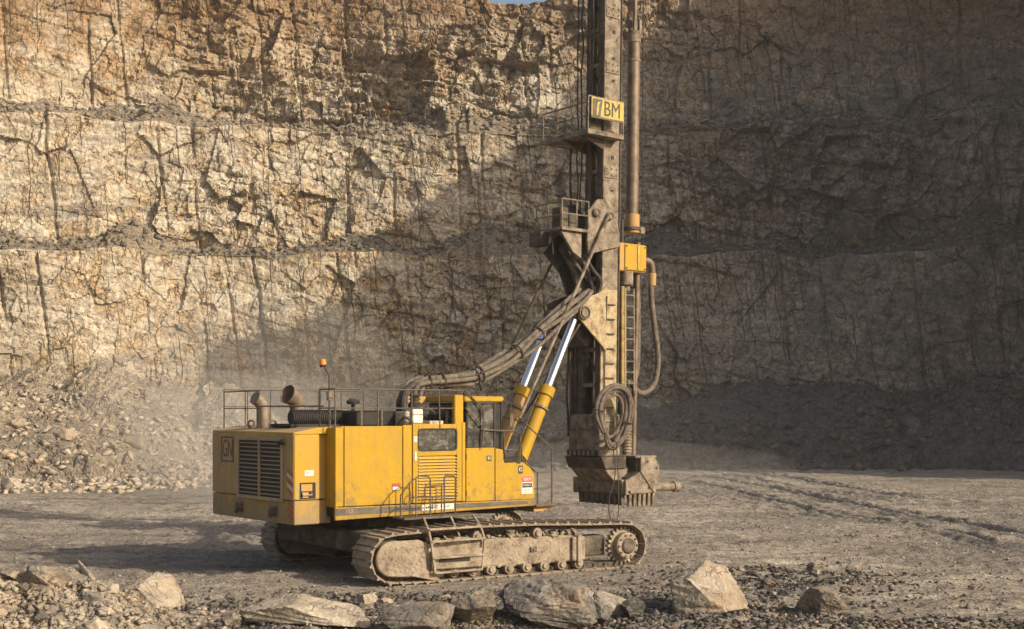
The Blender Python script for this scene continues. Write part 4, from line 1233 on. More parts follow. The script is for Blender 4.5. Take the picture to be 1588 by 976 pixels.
# ---- mast: leans a touch forward
mast = empty('mast', (0, 0, 0)); mast.parent = rig
LEAN = R(0.9)
piv = Vector((10.85, 2.2, 5.5))
ML = Matrix.Translation(piv) @ Matrix.Rotation(LEAN, 4, 'Y') @ Matrix.Translation(-piv)
mast.matrix_basis = ML
ZT = 20.5
x0, x1 = 10.55, 11.15
def ms(mb, nm, mat='mast', bev=0.0):
    return mb.build(nm, mat, mast, bev)
# near and far cheeks, the front web and the open lattice at the back
ms(MB().box(x0 + 0.02, x1, 1.60, 1.66, 3.0, ZT).box(x1 - 0.07, x1, 1.66, 1.80, 3.0, ZT), 'near_cheek', 'mast', 0.006)
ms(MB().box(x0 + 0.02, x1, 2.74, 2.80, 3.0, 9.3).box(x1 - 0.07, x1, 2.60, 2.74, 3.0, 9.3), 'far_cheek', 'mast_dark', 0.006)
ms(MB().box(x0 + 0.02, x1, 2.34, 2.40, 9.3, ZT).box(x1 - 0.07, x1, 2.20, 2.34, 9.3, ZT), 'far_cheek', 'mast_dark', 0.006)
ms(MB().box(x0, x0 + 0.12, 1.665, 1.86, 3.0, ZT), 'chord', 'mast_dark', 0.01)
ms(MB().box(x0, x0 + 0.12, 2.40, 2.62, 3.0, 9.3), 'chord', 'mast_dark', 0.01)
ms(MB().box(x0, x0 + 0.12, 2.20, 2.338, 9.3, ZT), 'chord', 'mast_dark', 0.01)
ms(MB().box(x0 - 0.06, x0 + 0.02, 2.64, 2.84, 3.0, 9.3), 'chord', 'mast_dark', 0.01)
z = 3.6; k = 0
while z < ZT - 0.5:
    wy = 2.39 if z < 9.2 else 2.195
    ms(MB().box(x0 + 0.01, x0 + 0.10, 1.87, wy, z, z + 0.12), 'cross_bar', 'mast', 0.008)
    if k % 2:
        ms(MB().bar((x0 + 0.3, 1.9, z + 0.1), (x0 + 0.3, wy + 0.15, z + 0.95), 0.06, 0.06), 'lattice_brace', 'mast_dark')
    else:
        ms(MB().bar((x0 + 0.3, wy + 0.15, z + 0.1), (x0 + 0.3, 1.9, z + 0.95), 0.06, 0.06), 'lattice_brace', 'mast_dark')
    z += 1.02; k += 1
for zz in (10.6, 13.6, 15.2, 17.9):
    ms(MB().box(x0 + 0.06, x1 - 0.04, 1.572, 1.598, zz, zz + 0.34), 'splice_plate', 'mast', 0.006)
    for bx in (x0 + 0.12, x0 + 0.30, x1 - 0.12):
        for bz in (zz + 0.08, zz + 0.26):
            ms(MB().cyl((bx, 1.55, bz), (bx, 1.572, bz), 0.022, n=6), 'bolt', 'mast_dark')
for zz in np.arange(10.3, 19.5, 0.75):
    zz = float(zz) + random.uniform(-.1, .1)
    ms(MB().box(x0 + 0.30, x0 + 0.40, 1.585, 1.599, zz, zz + random.uniform(0.05, 0.14)), 'slot', 'black')
# service lines that climb the back of the mast
for k, (dx, y, r, za, zb) in enumerate(((-0.12, 2.90, 0.035, 3.2, 11.6), (-0.14, 2.58, 0.022, 9.0, ZT - 1), (-0.10, 2.06, 0.028, 5.2, ZT - 2), (-0.10, 1.98, 0.022, 8.0, ZT - 3), (-0.13, 2.78, 0.03, 3.4, 9.5), (-0.1, 2.44, 0.025, 9.5, ZT - 1))):
    pts = []
    n = 14
    for i in range(n + 1):
        zz = za + (zb - za) * i / n
        pts.append((x0 + dx + random.uniform(-.03, .03), y + random.uniform(-.035, .035), zz))
    tube('service_line', 'hose_dark' if k % 2 else 'mast_dark', mast, pts, r, 7, 3)
tube('feed_cable', 'mast_dark', mast, [(x1 + 0.10, 1.66, 4.2), (x1 + 0.10, 1.66, ZT)], 0.03, 7)
ms(MB().box(x1 + 0.01, x1 + 0.13, 2.0, 2.4, 3.2, ZT), 'guide_rail', 'mast_dark', 0.01)
# gusset plates
ms(MB().prism([(9.93, 9.55), (10.30, 9.93), (10.55, 9.95), (10.92, 9.62), (11.14, 9.0), (11.14, 8.66), (9.98, 8.34), (9.92, 8.7)], 'y', 1.50, 1.597), 'gusset', 'mast', 0.012)
ms(MB().prism([(9.93, 9.55), (10.30, 9.93), (10.55, 9.95), (10.92, 9.62), (11.14, 9.0), (11.14, 8.66), (9.98, 8.34), (9.92, 8.7)], 'y', 2.803, 2.9), 'gusset', 'mast_dark', 0.012)
def pin(x, y, z, r, nm='pin'):
    ms(MB().cyl((x, y - 0.08, z), (x, y, z), r, n=18), nm, 'mast', 0.012)
    ms(MB().ring((x, y - 0.085, z), (0, 1, 0), r * 0.72, r * 0.14, 18, 6), nm, 'mast_dark')
pin(10.20, 1.50, 9.53, 0.12); pin(10.70, 1.50, 9.48, 0.12)
ms(MB().prism([(9.56, 6.95), (9.86, 7.10), (10.35, 7.28), (10.62, 7.48), (10.62, 5.62), (10.46, 5.78), (9.60, 6.52)], 'y', 1.44, 1.50), 'pivot_plate', 'plate', 0.012)
ms(MB().prism([(9.56, 6.95), (9.86, 7.10), (10.35, 7.28), (10.62, 7.48), (10.62, 5.62), (10.46, 5.78), (9.60, 6.52)], 'y', 2.93, 3.0), 'pivot_plate', 'mast_dark', 0.012)
ms(MB().prism([(9.62, 6.45), (9.75, 6.85), (10.5, 7.2), (10.52, 5.9), (10.2, 5.75), (9.9, 6.05)], 'y', 1.85, 2.58), 'pivot_box', 'mast_dark', 0.02)
pin(9.76, 1.44, 6.68, 0.20, 'pivot_pin')
ms(MB().box(10.50, 11.10, 1.54, 1.597, 3.1, 7.4), 'wear_panel', 'plate', 0.008)
# bolts up the wear panel and small brackets
for zz in np.arange(3.6, 7.2, 0.42):
    ms(MB().box(10.66, 10.98, 1.49, 1.54, float(zz), float(zz) + 0.035), 'bracket', 'mast_dark')
tube('grease_line', 'mast_dark', mast, [(10.62, 1.50, 3.2), (10.62, 1.50, 5.6), (10.60, 1.42, 7.2)], 0.018, 6)
# dark bracket tower behind the pivot
ms(MB().prism([(9.35, 8.5), (9.75, 9.0), (10.5, 9.2), (10.5, 7.0), (10.1, 7.1), (9.85, 7.9)], 'y', 2.0, 2.14).prism([(9.2, 8.4), (9.7, 9.0), (10.5, 9.2), (10.5, 7.0), (10.15, 7.1), (9.8, 7.9)], 'y', 2.5, 2.62), 'bracket_tower', 'mast_dark', 0.015)
tube('looped_hose', 'hose_dark', mast, [(9.5, 1.9, 8.6), (9.95, 1.8, 8.1), (10.32, 1.75, 7.5), (10.25, 1.75, 7.1), (9.8, 1.8, 6.95), (9.3, 1.7, 6.7)], 0.07, 8, 6)
tube('looped_hose', 'hose_dark', mast, [(9.6, 2.2, 8.5), (10.05, 2.0, 7.9), (10.38, 1.9, 7.45), (10.2, 1.9, 7.0), (9.7, 1.95, 6.8), (9.2, 1.9, 6.55)], 0.06, 8, 6)
tube('looped_hose', 'hose_dark', mast, [(9.9, 1.6, 8.3), (10.2, 1.55, 7.9), (10.45, 1.5, 7.6), (10.3, 1.52, 7.2), (9.95, 1.6, 7.05)], 0.05, 8, 6)

# ---- upper work platform with its sign
pf = MB().box(9.66, 11.0, 1.22, 3.30, 11.66, 11.80)
pfo = pf.build('work_platform', 'mast', rig, 0.01)
pfo.matrix_basis = ML
for y in (1.5, 2.3):
    MB().prism([(9.7, 11.65), (10.5, 11.65), (10.5, 11.35)], 'y', y, y + 0.08).build('platform_bracket', 'mast_dark', pfo)
def prail(pts, posts, z0, z1, zm, par, r=0.022):
    m = MB().tube([(a, b, z1) for a, b in pts], r, 6).tube([(a, b, zm) for a, b in pts], r * 0.8, 6)
    for a, b in posts:
        m.tube([(a, b, z0), (a, b, z1)], r, 6)
    return m.build('guard_rail', 'mast', par)
prail([(9.68, 1.25), (10.98, 1.25)], [(9.68, 1.25), (10.98, 1.25)], 11.8, 12.72, 12.26, pfo)
prail([(9.68, 3.27), (9.68, 1.25)], [(9.68, 3.27), (9.68, 2.6), (9.68, 1.95)], 11.8, 12.55, 12.18, pfo)
prail([(10.5, 3.27), (9.68, 3.27)], [(10.5, 3.27)], 11.8, 12.55, 12.18, pfo)
sg = MB().box(9.76, 10.96, 1.20, 1.225, 12.12, 12.70).build('sign_board', 'sign_yellow', pfo, 0.004)
MB().prism([(9.80, 12.16), (10.08, 12.16), (10.16, 12.66), (9.80, 12.66)], 'y', 1.190, 1.199).build('sign_field', 'band', pfo)
MB().prism([(9.93, 12.2), (9.98, 12.2), (10.02, 12.5), (10.08, 12.58), (9.98, 12.58), (9.95, 12.5)], 'y', 1.180, 1.189).build('sign_mark', 'sign_yellow', pfo)
text('sign_letters', 'BM', 0.60, 'ink', pfo, face_side(10.52, 1.194, 12.41), 0.80, 0.003)
MB().box(9.76, 10.94, 1.192, 1.198, 12.13, 12.17).build('sign_rule', 'band', pfo)
MB().box(9.95, 10.4, 1.5, 1.7, 11.8, 12.1).build('winch', 'mast_dark', pfo, 0.03)

# ---- lower service platform
p2 = MB().box(8.95, 9.95, 1.45, 2.75, 8.93, 9.02).build('service_platform', 'mast', rig, 0.01)
p2.matrix_basis = ML
prail([(8.97, 1.48), (9.93, 1.48)], [(8.97, 1.48), (9.5, 1.48), (9.93, 1.48)], 9.0, 9.80, 9.40, p2)
prail([(8.97, 2.72), (8.97, 1.48)], [(8.97, 2.72), (8.97, 2.1)], 9.0, 9.72, 9.36, p2)
MB().box(9.1, 9.4, 1.7, 2.1, 9.02, 9.62).build('valve_block', 'mast_dark', p2, 0.03)
MB().box(9.5, 9.85, 1.8, 2.3, 9.02, 9.5).build('valve_block', 'mast_dark', p2, 0.03)
MB().prism([(9.0, 8.92), (9.75, 8.92), (9.75, 8.2), (9.45, 8.35)], 'y', 1.55, 1.65).build('platform_bracket', 'mast', p2, 0.01)
MB().box(8.8, 9.1, 2.2, 2.75, 8.55, 8.95).build('drip_tray', 'mast_dark', p2, 0.02)
for i in range(5):
    xx = 8.95 + 0.09 * i
    MB().tube([(xx, 1.9 + 0.1 * i, 8.95), (xx + .03, 1.9 + 0.1 * i, 8.6), (xx + 0.1, 1.95 + .1 * i, 8.3 + .05 * i)], 0.02, 6).build('hanging_line', 'hose_dark', p2)

# ---- stays that run from the mast back to the house
tube('stay_rod', 'mast', rig, [(10.68, 1.40, 9.50), (7.42, 1.30, 3.75)], 0.045, 8)
tube('stay_rod', 'mast_dark', rig, [(10.3, 3.0, 8.9), (7.35, 3.0, 4.0)], 0.035, 8)
tube('stay_rod', 'mast_dark', rig, [(9.75, 1.55, 6.4), (7.9, 1.95, 3.6)], 0.03, 8)

# ---- drill string
pp = MB().cyl((12.22, 2.2, 9.75), (12.22, 2.2, 14.9), 0.185, n=22).build('drill_pipe', 'pipe', rig)
pp.matrix_basis = ML
MB().cyl((12.22, 2.2, 14.3), (12.22, 2.2, 14.36), 0.20, n=22).build('pipe_collar', 'mast', pp, 0.01)
MB().cyl((12.22, 2.2, 14.85), (12.22, 2.2, 15.2), 0.20, n=22).build('pipe_collar', 'mast', pp, 0.01)
for y, xx in ((2.1, 12.15), (2.3, 12.15), (2.1, 12.35), (2.3, 12.35)):
    MB().box(xx - 0.05, xx + 0.05, y - 0.05, y + 0.05, 15.2, 15.55).build('lifting_lug', 'mast', pp, 0.01)
MB().cyl((12.18, 2.12, 15.4), (12.18, 2.12, ZT), 0.065, n=10).build('lifting_rod', 'pipe', pp)
MB().cyl((12.30, 2.28, 15.4), (12.30, 2.28, ZT), 0.055, n=10).build('lifting_rod', 'pipe', pp)
MB().cyl((12.62, 2.2, 8.6), (12.55, 2.2, ZT), 0.016, n=6).build('hoist_rope', 'rubber', pp)
col = MB().cyl((12.24, 2.2, 9.22), (12.24, 2.2, 9.78), 0.21, n=22).build('swivel', 'yellow_worn', rig, 0.015)
col.matrix_basis = ML
MB().cyl((12.24, 2.2, 9.30), (12.24, 2.2, 9.40), 0.25, n=22).build('swivel_clamp', 'mast_dark', col, 0.01)
MB().box(12.44, 12.62, 2.05, 2.3, 9.22, 9.42).build('clamp_jaw', 'mast', col, 0.015)
MB().cyl((11.92, 2.3, 8.7), (11.92, 2.3, 9.6), 0.06, n=10).build('swivel_line', 'hose_dark', col)
hd = MB().box(11.35, 12.42, 1.80, 2.62, 8.02, 8.84).build('rotary_head', 'yellow_worn', rig, 0.03)
hd.matrix_basis = ML
MB().box(11.58, 12.42, 1.765, 1.80, 8.06, 8.82).build('head_cover', 'yellow', hd, 0.015)
MB().box(11.16, 11.36, 1.72, 2.68, 7.6, 8.75).build('head_carriage', 'mast_dark', hd, 0.03)
MB().cyl((11.80, 1.95, 7.62), (11.80, 1.95, 8.04), 0.20, n=18).cyl((11.80, 1.95, 7.45), (11.80, 1.95, 7.64), 0.11, n=16).build('head_motor', 'mast', hd, 0.02)
MB().cyl((12.22, 2.2, 7.6), (12.22, 2.2, 8.04), 0.17, n=18).build('head_chuck', 'mast_dark', hd, 0.02)
MB().box(12.06, 12.12, 1.74, 1.765, 8.1, 8.8).build('head_strip', 'sign_yellow', hd)
for bx, bz in ((11.64, 8.12), (11.64, 8.76), (12.36, 8.12), (12.36, 8.76)):
    MB().cyl((bx, 1.74, bz), (bx, 1.765, bz), 0.025, n=6).build('head_bolt', 'mast_dark', hd)
el = MB().tube(cat_spline([(12.40, 2.2, 8.46), (12.78, 2.2, 8.46), (12.95, 2.2, 8.42), (13.04, 2.2, 8.28), (13.05, 2.2, 8.05)], 5), 0.105, 12).build('swivel_elbow', 'pipe', hd)
MB().cyl((13.05, 2.2, 8.1), (13.05, 2.2, 7.72), 0.135, 0.115, n=14).build('hose_coupling', 'yellow_worn', hd, 0.01)

def ribbed_hose(name, pts, r, mat='hose'):
    """hose with a wound wire cover"""
    P = cat_spline(pts, 10)
    L = sum((b - a).length for a, b in zip(P[:-1], P[1:]))
    n = max(8, int(L / 0.045))
    Q = []; acc = 0; seg = 0
    ds = [0]
    for a, b in zip(P[:-1], P[1:]):
        ds.append(ds[-1] + (b - a).length)
    for i in range(n + 1):
        s_ = L * i / n
        while seg < len(P) - 2 and ds[seg + 1] < s_:
            seg += 1
        Q.append(P[seg].lerp(P[seg + 1], (s_ - ds[seg]) / (ds[seg + 1] - ds[seg] + 1e-9)))
    rad = [r * (1.0 if i % 2 else 1.16) for i in range(n + 1)]
    return MB().tube(Q, r, 9, radii=rad).build(name, mat, rig, smooth_ang=60)
ribbed_hose('feed_hose', [(13.05, 2.2, 7.75), (13.08, 2.2, 7.2), (13.22, 2.2, 6.3), (13.34, 2.2, 5.5), (13.22, 2.2, 4.85), (12.95, 2.2, 4.55), (12.6, 2.18, 4.48), (12.3, 2.1, 4.62), (12.0, 1.95, 4.78), (11.7, 1.8, 4.75)], 0.078)
ribbed_hose('feed_hose', [(12.62, 2.35, 7.9), (12.66, 2.35, 7.2), (12.66, 2.35, 5.8), (12.62, 2.35, 5.2), (12.48, 2.3, 4.85), (12.3, 2.2, 4.7)], 0.072, 'hose')
rod = MB().cyl((12.34, 2.0, 8.9), (12.14, 2.0, 2.55), 0.085, n=14).build('drill_rod', 'pipe', rig)
MB().cyl((12.05, 2.35, 7.6), (12.0, 2.35, 2.9), 0.12, n=14).build('guide_tube', 'mast_dark', rig)
# ladder beside the string
la = MB().bar((11.62, 1.75, 4.55), (11.62, 1.75, 7.5), 0.035, 0.035).build('mast_ladder', 'yellow_pale', rig)
MB().bar((11.95, 1.75, 4.55), (11.95, 1.75, 7.5), 0.035, 0.035).build('ladder_stile', 'mast', la)
for i in range(9):
    z = 4.75 + i * 0.32
    MB().cyl((11.62, 1.75, z), (11.95, 1.75, z), 0.017, n=6).build('ladder_rung', 'mast', la)
MB().box(11.40, 11.52, 1.66, 1.8, 4.5, 7.55).build('ladder_bracket', 'strip', la, 0.01)

# ---- hose bundle from the roof to the mast
HB = [[(3.75, 1.0, 3.62), (3.72, 1.0, 4.15), (3.86, 1.0, 4.52), (4.15, 1.0, 4.68), (5.0, 1.02, 4.74), (5.8, 1.08, 4.86), (6.9, 1.2, 5.30), (7.9, 1.3, 5.97), (8.9, 1.4, 6.58), (9.6, 1.5, 6.98), (10.1, 1.6, 7.3)]]
for k, (dx, dy, dz) in enumerate(((0.0, 0.0, 0.06), (0.07, 0.17, -0.07), (0.05, -0.12, -0.02), (-0.05, 0.12, 0.02), (0.14, 0.02, -0.15), (-0.08, 0.26, 0.08))):
    pts = []
    for i, p in enumerate(HB[0]):
        j = 0.035
        s_ = 1.0 if i > 2 else 0.5
        ddx, ddz = (dx, dz) if i > 2 else (-dz * 1.4 + dx * 0.4, 0)
        pts.append((p[0] + ddx + random.uniform(-j, j), p[1] + dy + random.uniform(-j, j), p[2] + ddz + random.uniform(-j, j) - (0.10 if i == 7 and k > 2 else 0)))
    tube('hydraulic_hose', 'hose', rig, pts, (0.075, 0.07, 0.06, 0.065, 0.055, 0.06)[k], 9, 7)
for c, d in (((4.30, 1.04, 4.66), (1, 0, 0.05)), ((4.72, 1.04, 4.69), (1, 0, 0.1)), ((5.82, 1.10, 4.83), (1, 0, 0.3)), ((5.98, 1.12, 4.90), (1, 0, 0.35)), ((7.3, 1.26, 5.52), (1, 0.1, 0.62)), ((8.1, 1.35, 6.05), (1, 0.1, 0.62))):
    MB().ring(c, d, 0.205, 0.024, 18, 6).build('hose_clamp', 'hose_dark', rig)
tube('hydraulic_hose', 'hose_dark', rig, [(4.9, 1.2, 4.5), (5.3, 1.2, 4.62), (5.6, 1.15, 4.6), (5.9, 1.1, 4.72), (6.1, 1.2, 4.5)], 0.035, 7, 6)
tube('hydraulic_hose', 'hose_dark', rig, [(3.55, 0.9, 3.62), (3.5, 0.92, 4.1), (3.62, 0.95, 4.45), (3.95, 1.0, 4.62)], 0.085, 9, 6)

# ---- looped hoses over the drill foot
for k, (sx_, sz_, yy, rr_) in enumerate(((1.0, 1.0, 1.10, 0.055), (0.86, 0.90, 1.06, 0.05), (0.72, 0.80, 1.14, 0.05), (0.55, 0.66, 1.20, 0.042))):
    cx_, cz_ = 10.62, 3.75
    loop = [(-0.42, -0.42), (-0.60, 0.10), (-0.48, 0.60), (-0.15, 0.88), (0.25, 0.90), (0.55, 0.62), (0.62, 0.1), (0.45, -0.48), (0.12, -0.86), (-0.22, -0.82), (-0.42, -0.42)]
    pts = [(cx_ + a * sx_ + random.uniform(-.03, .03), yy + 0.08 * math.sin(i), cz_ + b * sz_ + 0.06 * (1 - sz_) + random.uniform(-.03, .03)) for i, (a, b) in enumerate(loop)]
    o = tube('coiled_hose', 'hose', rig, pts, rr_, 8, 7)
for c, d in (((10.05, 1.1, 3.95), (0.2, 0, 1)), ((11.12, 1.1, 3.6), (0.1, 0, 1)), ((10.62, 1.1, 2.98), (1, 0, 0))):
    MB().ring(c, d, 0.12, 0.02, 14, 6).build('hose_clamp', 'hose_dark', rig)

# ---- foot of the mast and the toothed drill shoe
ft = MB().box(10.42, 11.2, 1.5, 2.9, 2.65, 3.85).build('mast_foot', 'mast', rig, 0.03)
MB().box(10.36, 10.42, 1.8, 2.75, 3.42, 3.82).build('foot_plate', 'mast', ft, 0.01)
MB().box(10.34, 10.44, 1.6, 2.85, 2.66, 2.82).build('foot_slot', 'black', ft)
for i in range(6):
    MB().box(10.32, 10.36, 1.65 + i * 0.2, 1.75 + i * 0.2, 2.67, 2.81).build('slot_rib', 'mast', ft)
MB().prism([(10.36, 2.64), (10.50, 2.30), (11.3, 2.30), (11.3, 2.64)], 'y', 1.35, 3.0).build('foot_taper', 'mast_dark', ft, 0.015)
MB().prism([(10.50, 2.32), (10.98, 1.85), (11.45, 1.85), (11.45, 2.32)], 'y', 1.42, 2.95).build('foot_neck', 'mast', ft, 0.02)
MB().cyl((12.0, 2.1, 2.55), (12.0, 2.1, 3.9), 0.135, n=16).build('casing_tube', 'mast', ft, 0.01)
for i in range(9):
    MB().ring((12.0, 2.1, 2.75 + i * 0.09), (0, 0, 1), 0.14, 0.025, 16, 6).build('casing_rib', 'mast', ft)
MB().cyl((12.0, 2.1, 2.5), (12.0, 2.1, 2.62), 0.27, n=18).build('casing_flange', 'mast', ft, 0.015)
# shoe: two cheeks, a hood, the rear skirt, teeth
cheek = [(10.97, 1.56), (12.05, 1.60), (12.26, 1.74), (12.26, 2.42), (12.10, 2.60), (11.55, 2.64), (11.55, 2.22), (10.97, 1.98)]
sh = MB().prism(cheek, 'y', 1.00, 1.10).build('drill_shoe', 'mast', rig, 0.015)
MB().prism(cheek, 'y', 3.10, 3.20).build('shoe_cheek', 'mast', sh, 0.015)
MB().prism([(11.50, 2.22), (11.58, 2.24), (12.12, 1.62), (12.02, 1.60)], 'y', 0.965, 1.0).build('cheek_rib', 'mast', sh, 0.008)
MB().box(11.12, 11.55, 0.965, 1.0, 1.60, 1.66).build('cheek_rib', 'mast', sh, 0.008)
MB().prism([(10.96, 1.58), (11.02, 1.56), (11.02, 2.0), (10.90, 1.98)], 'y', 1.10, 3.10).build('rear_skirt', 'mast', sh, 0.01)
MB().prism([(11.2, 2.05), (11.5, 2.22), (11.5, 2.60), (12.24, 2.60), (12.24, 1.7), (11.2, 1.7)], 'y', 1.12, 3.08).build('shoe_body', 'mast_dark', sh, 0.02)
MB().box(11.38, 12.2, 1.05, 3.15, 2.60, 2.66).build('shoe_lid', 'mast', sh, 0.01)
MB().prism([(10.95, 1.98), (11.5, 2.22), (11.5, 2.28), (10.93, 2.03)], 'y', 2.7, 3.1).build('shoe_wing', 'mast', sh, 0.01)
MB().box(10.86, 10.96, 3.02, 3.22, 1.55, 2.0).build('skirt_end', 'mast', sh, 0.02)
for i in range(8):
    y = 1.18 + i * 0.245
    MB().prism([(10.94, 1.60), (11.10, 1.60), (11.08, 1.28), (10.97, 1.26)], 'y', y, y + 0.17).build('tooth', 'mast_dark', sh, 0.01)
for i in range(6):
    x = 11.12 + i * 0.18
    MB().prism([(1.02, 1.60), (1.16, 1.60), (1.12, 1.24), (1.05, 1.22)], 'x', x, x + 0.10).build('tooth', 'mast', sh, 0.008)
for (a, b) in ((11.1, 1.66), (11.8, 2.5), (12.15, 2.3), (11.85, 1.75)):
    MB().cyl((a, 0.97, b), (a, 1.0, b), 0.035, n=8).build('cheek_bolt', 'mast_dark', sh)
MB().cyl((12.20, 2.1, 1.72), (13.85, 2.1, 1.66), 0.13, 0.12, n=14).cyl((13.85, 2.1, 1.66), (14.08, 2.1, 1.655), 0.155, n=14).build('outlet_pipe', 'mast', sh, 0.01)
tube('wire_loop', 'hose_dark', rig, [(10.45, 0.95, 2.9), (10.5, 0.92, 2.2), (10.28, 0.92, 1.5), (10.28, 0.92, 1.05), (10.45, 0.92, 0.80), (10.6, 0.92, 1.0), (10.62, 0.92, 1.5), (10.62, 0.95, 2.4), (10.62, 1.0, 2.95)], 0.014, 6, 6)

# ================================================================== STONES
def ico(sub):
    bm = bmesh.new()
    bmesh.ops.create_icosphere(bm, subdivisions=sub, radius=1.0)
    v = np.array([x.co[:] for x in bm.verts]); f = [[q.index for q in p.verts] for p in bm.faces]
    bm.free()
    return v, f
ICO = {k: ico(k) for k in (1, 2, 3, 5)}
def n3(v, s, sc_):
    return fbm(v[:, 0] * sc_ + 3.1 * v[:, 2] * sc_, v[:, 1] * sc_ - 1.7 * v[:, 2] * sc_, 4, s)
def rock_verts(seed, sub, dims, cuts=11, rough=0.10, depth=0.5):
    """broken block: the polyhedron cut out by a set of fracture planes, roughened"""
    rng = np.random.RandomState(seed)
    v, f = ICO[sub]
    N = rng.normal(size=(cuts + 9, 3)); N /= np.linalg.norm(N, axis=1)[:, None]
    H = rng.uniform(depth, 0.95, size=cuts + 9)
    D = v @ N.T
    r = np.min(np.where(D > 0.02, H / np.maximum(D, 0.02), 9.0), axis=1)
    r = np.minimum(r, 1.35)
    v = v * r[:, None]
    k = 0.5 * rough * n3(v, seed * 7 + 1, 1.6)
    if sub >= 3:
        fa, fe = facets(v[:, 0] * 2.2 + v[:, 2] * 1.3, v[:, 1] * 2.2 - v[:, 2] * 1.7, seed * 3 + 5, 0.8)
        k = k + rough * 0.55 * fa + rough * 0.5 * n3(v, seed * 7 + 3, 5.0)
    v = v + v * k[:, None]
    lo = v.min(0); hi = v.max(0)
    v = (v - (lo + hi) / 2) / (hi - lo) * np.array(dims)
    v[:, 2] += dims[2] / 2
    return v, f
def shard(seed, dims, npts=13):
    """small angular stone: hull of a few scattered points"""
    rng = np.random.RandomState(seed)
    bm = bmesh.new()
    for k in range(npts):
        p = rng.normal(size=3); p /= np.linalg.norm(p)
        p = np.sign(p) * np.abs(p) ** 0.7
        bm.verts.new(p * rng.uniform(0.75, 1.0))
    r = bmesh.ops.convex_hull(bm, input=bm.verts[:])
    dead = [g for g in r['geom_interior'] if isinstance(g, bmesh.types.BMVert)]
    bmesh.ops.delete(bm, geom=dead, context='VERTS')
    bm.verts.index_update()
    v = np.array([x.co[:] for x in bm.verts]); f = [tuple(q.index for q in p.verts) for p in bm.faces]
    bm.free()
    lo = v.min(0); hi = v.max(0)
    v = (v - (lo + hi) / 2) / (hi - lo) * np.array(dims)
    v[:, 2] += dims[2] / 2
    return v, f
def rock_mesh(name, v, f, mat):
    me = bpy.data.meshes.new(name)
    me.from_pydata([tuple(p) for p in v], [], f)
    for p in me.polygons:
        p.use_smooth = True
    me.set_sharp_from_angle(angle=R(24))
    me.materials.append(MAT[mat])
    return me
def boulder(name, label, x, y, dims, mat, seed, rz=0.0, tilt=(0, 0), sink=0.12, cuts=12, rough=0.10, cat='boulder', group=None, z=None, sub=5, depth=0.42):
    v, f = rock_verts(seed, sub, dims, cuts, rough, depth)
    o = bpy.data.objects.new(name, rock_mesh(name, v, f, mat))
    COL.objects.link(o)
    o.location = (x, y, (gz(x, y) if z is None else z) - sink * dims[2])
    o.rotation_euler = (tilt[0], tilt[1], rz)
    tag(o, label, cat, group)
    return o

# the boulders one would name
boulder('boulder', 'large pale pointed boulder standing right of the toothed drill shoe in the foreground', 3.80, 25.45, (1.55, 1.2, 1.15), 'rock_pale', 12, R(20), (R(-6), R(-10)), 0.13, 9, 0.10)
boulder('boulder', 'smaller angular pale boulder at lower right, farthest right in the foreground', 5.90, 25.65, (1.08, 0.85, 0.66), 'rock_pale', 23, R(-15), (0, R(8)), 0.16, 9, 0.10)
boulder('boulder', 'biggest cracked grey boulder at bottom centre below the track', 0.70, 23.8, (1.85, 1.35, 1.05), 'rock_grey', 31, R(10), (0, 0), 0.30, 14, 0.16, depth=0.62)
boulder('boulder', 'rounded grey boulder leaning against the right of the biggest cracked boulder', 1.58, 23.85, (0.70, 0.66, 0.66), 'rock_grey', 37, R(40), (0, 0), 0.15, 12, 0.14)
boulder('boulder', 'flat pale slab behind and right of the biggest cracked boulder', 1.72, 24.5, (1.15, 0.7, 0.42), 'rock_pale', 41, R(-8), (0, R(6)), 0.05, 9, 0.08)
boulder('boulder', 'dark lumpy stone lying just right of the leaning rounded boulder', 2.2, 24.1, (0.52, 0.5, 0.42), 'rock_dark', 43, R(70), (0, 0), 0.15, 12, 0.14)
boulder('boulder', 'pale chipped boulder cut by the bottom edge, left of the biggest cracked boulder', -0.45, 23.7, (0.95, 0.8, 0.66), 'rock_pale', 48, R(-35), (R(10), R(-22)), 0.15, 9, 0.10)
boulder('boulder', 'dark grey rounded boulder at the bottom edge below the left end of the track', -1.60, 23.25, (1.35, 0.8, 0.62), 'rock_grey', 53, R(5), (0, R(-6)), 0.18, 12, 0.10)
boulder('boulder', 'long low pale slab lying across the bottom edge left of centre', -3.75, 23.95, (2.45, 1.0, 0.62), 'rock_pale', 59, R(-9), (R(-8), R(5)), 0.12, 10, 0.10)
boulder('boulder', 'pale wedge-shaped boulder resting alone beside the stone heap at lower left', -7.15, 26.4, (1.25, 0.95, 0.82), 'rock_pale', 12, R(35), (0, R(-8)), 0.16, 9, 0.10)
slab = boulder('boulder', 'long narrow pale slab leaning down the right flank of the lower-left heap', -7.55, 24.35, (0.26, 1.15, 0.30), 'rock_pale', 67, R(28), (R(30), R(10)), -0.35, 8, 0.07)
slab.rotation_euler = Vector((0.50, -0.45, -0.62)).to_track_quat('Y', 'Z').to_euler()
slab.location = (-7.75, 24.35, gz(-7.75, 24.35) + 0.05)
boulder('boulder', 'broad pale slab in the middle of the lower-left heap', -8.25, 24.35, (0.95, 0.7, 0.55), 'rock_pale', 71, R(30), (R(10), R(28)), 0.15, 8, 0.08)
boulder('boulder', 'tilted pale block on the crest of the lower-left heap', -8.75, 25.2, (0.75, 0.6, 0.5), 'rock_pale', 73, R(-20), (0, R(-20)), 0.1, 8, 0.08)
boulder('boulder', 'flat oval slab on the face of the lower-left heap', -9.0, 24.1, (0.7, 0.5, 0.26), 'rock_pale', 79, R(5), (R(8), R(12)), 0.1, 9, 0.08)
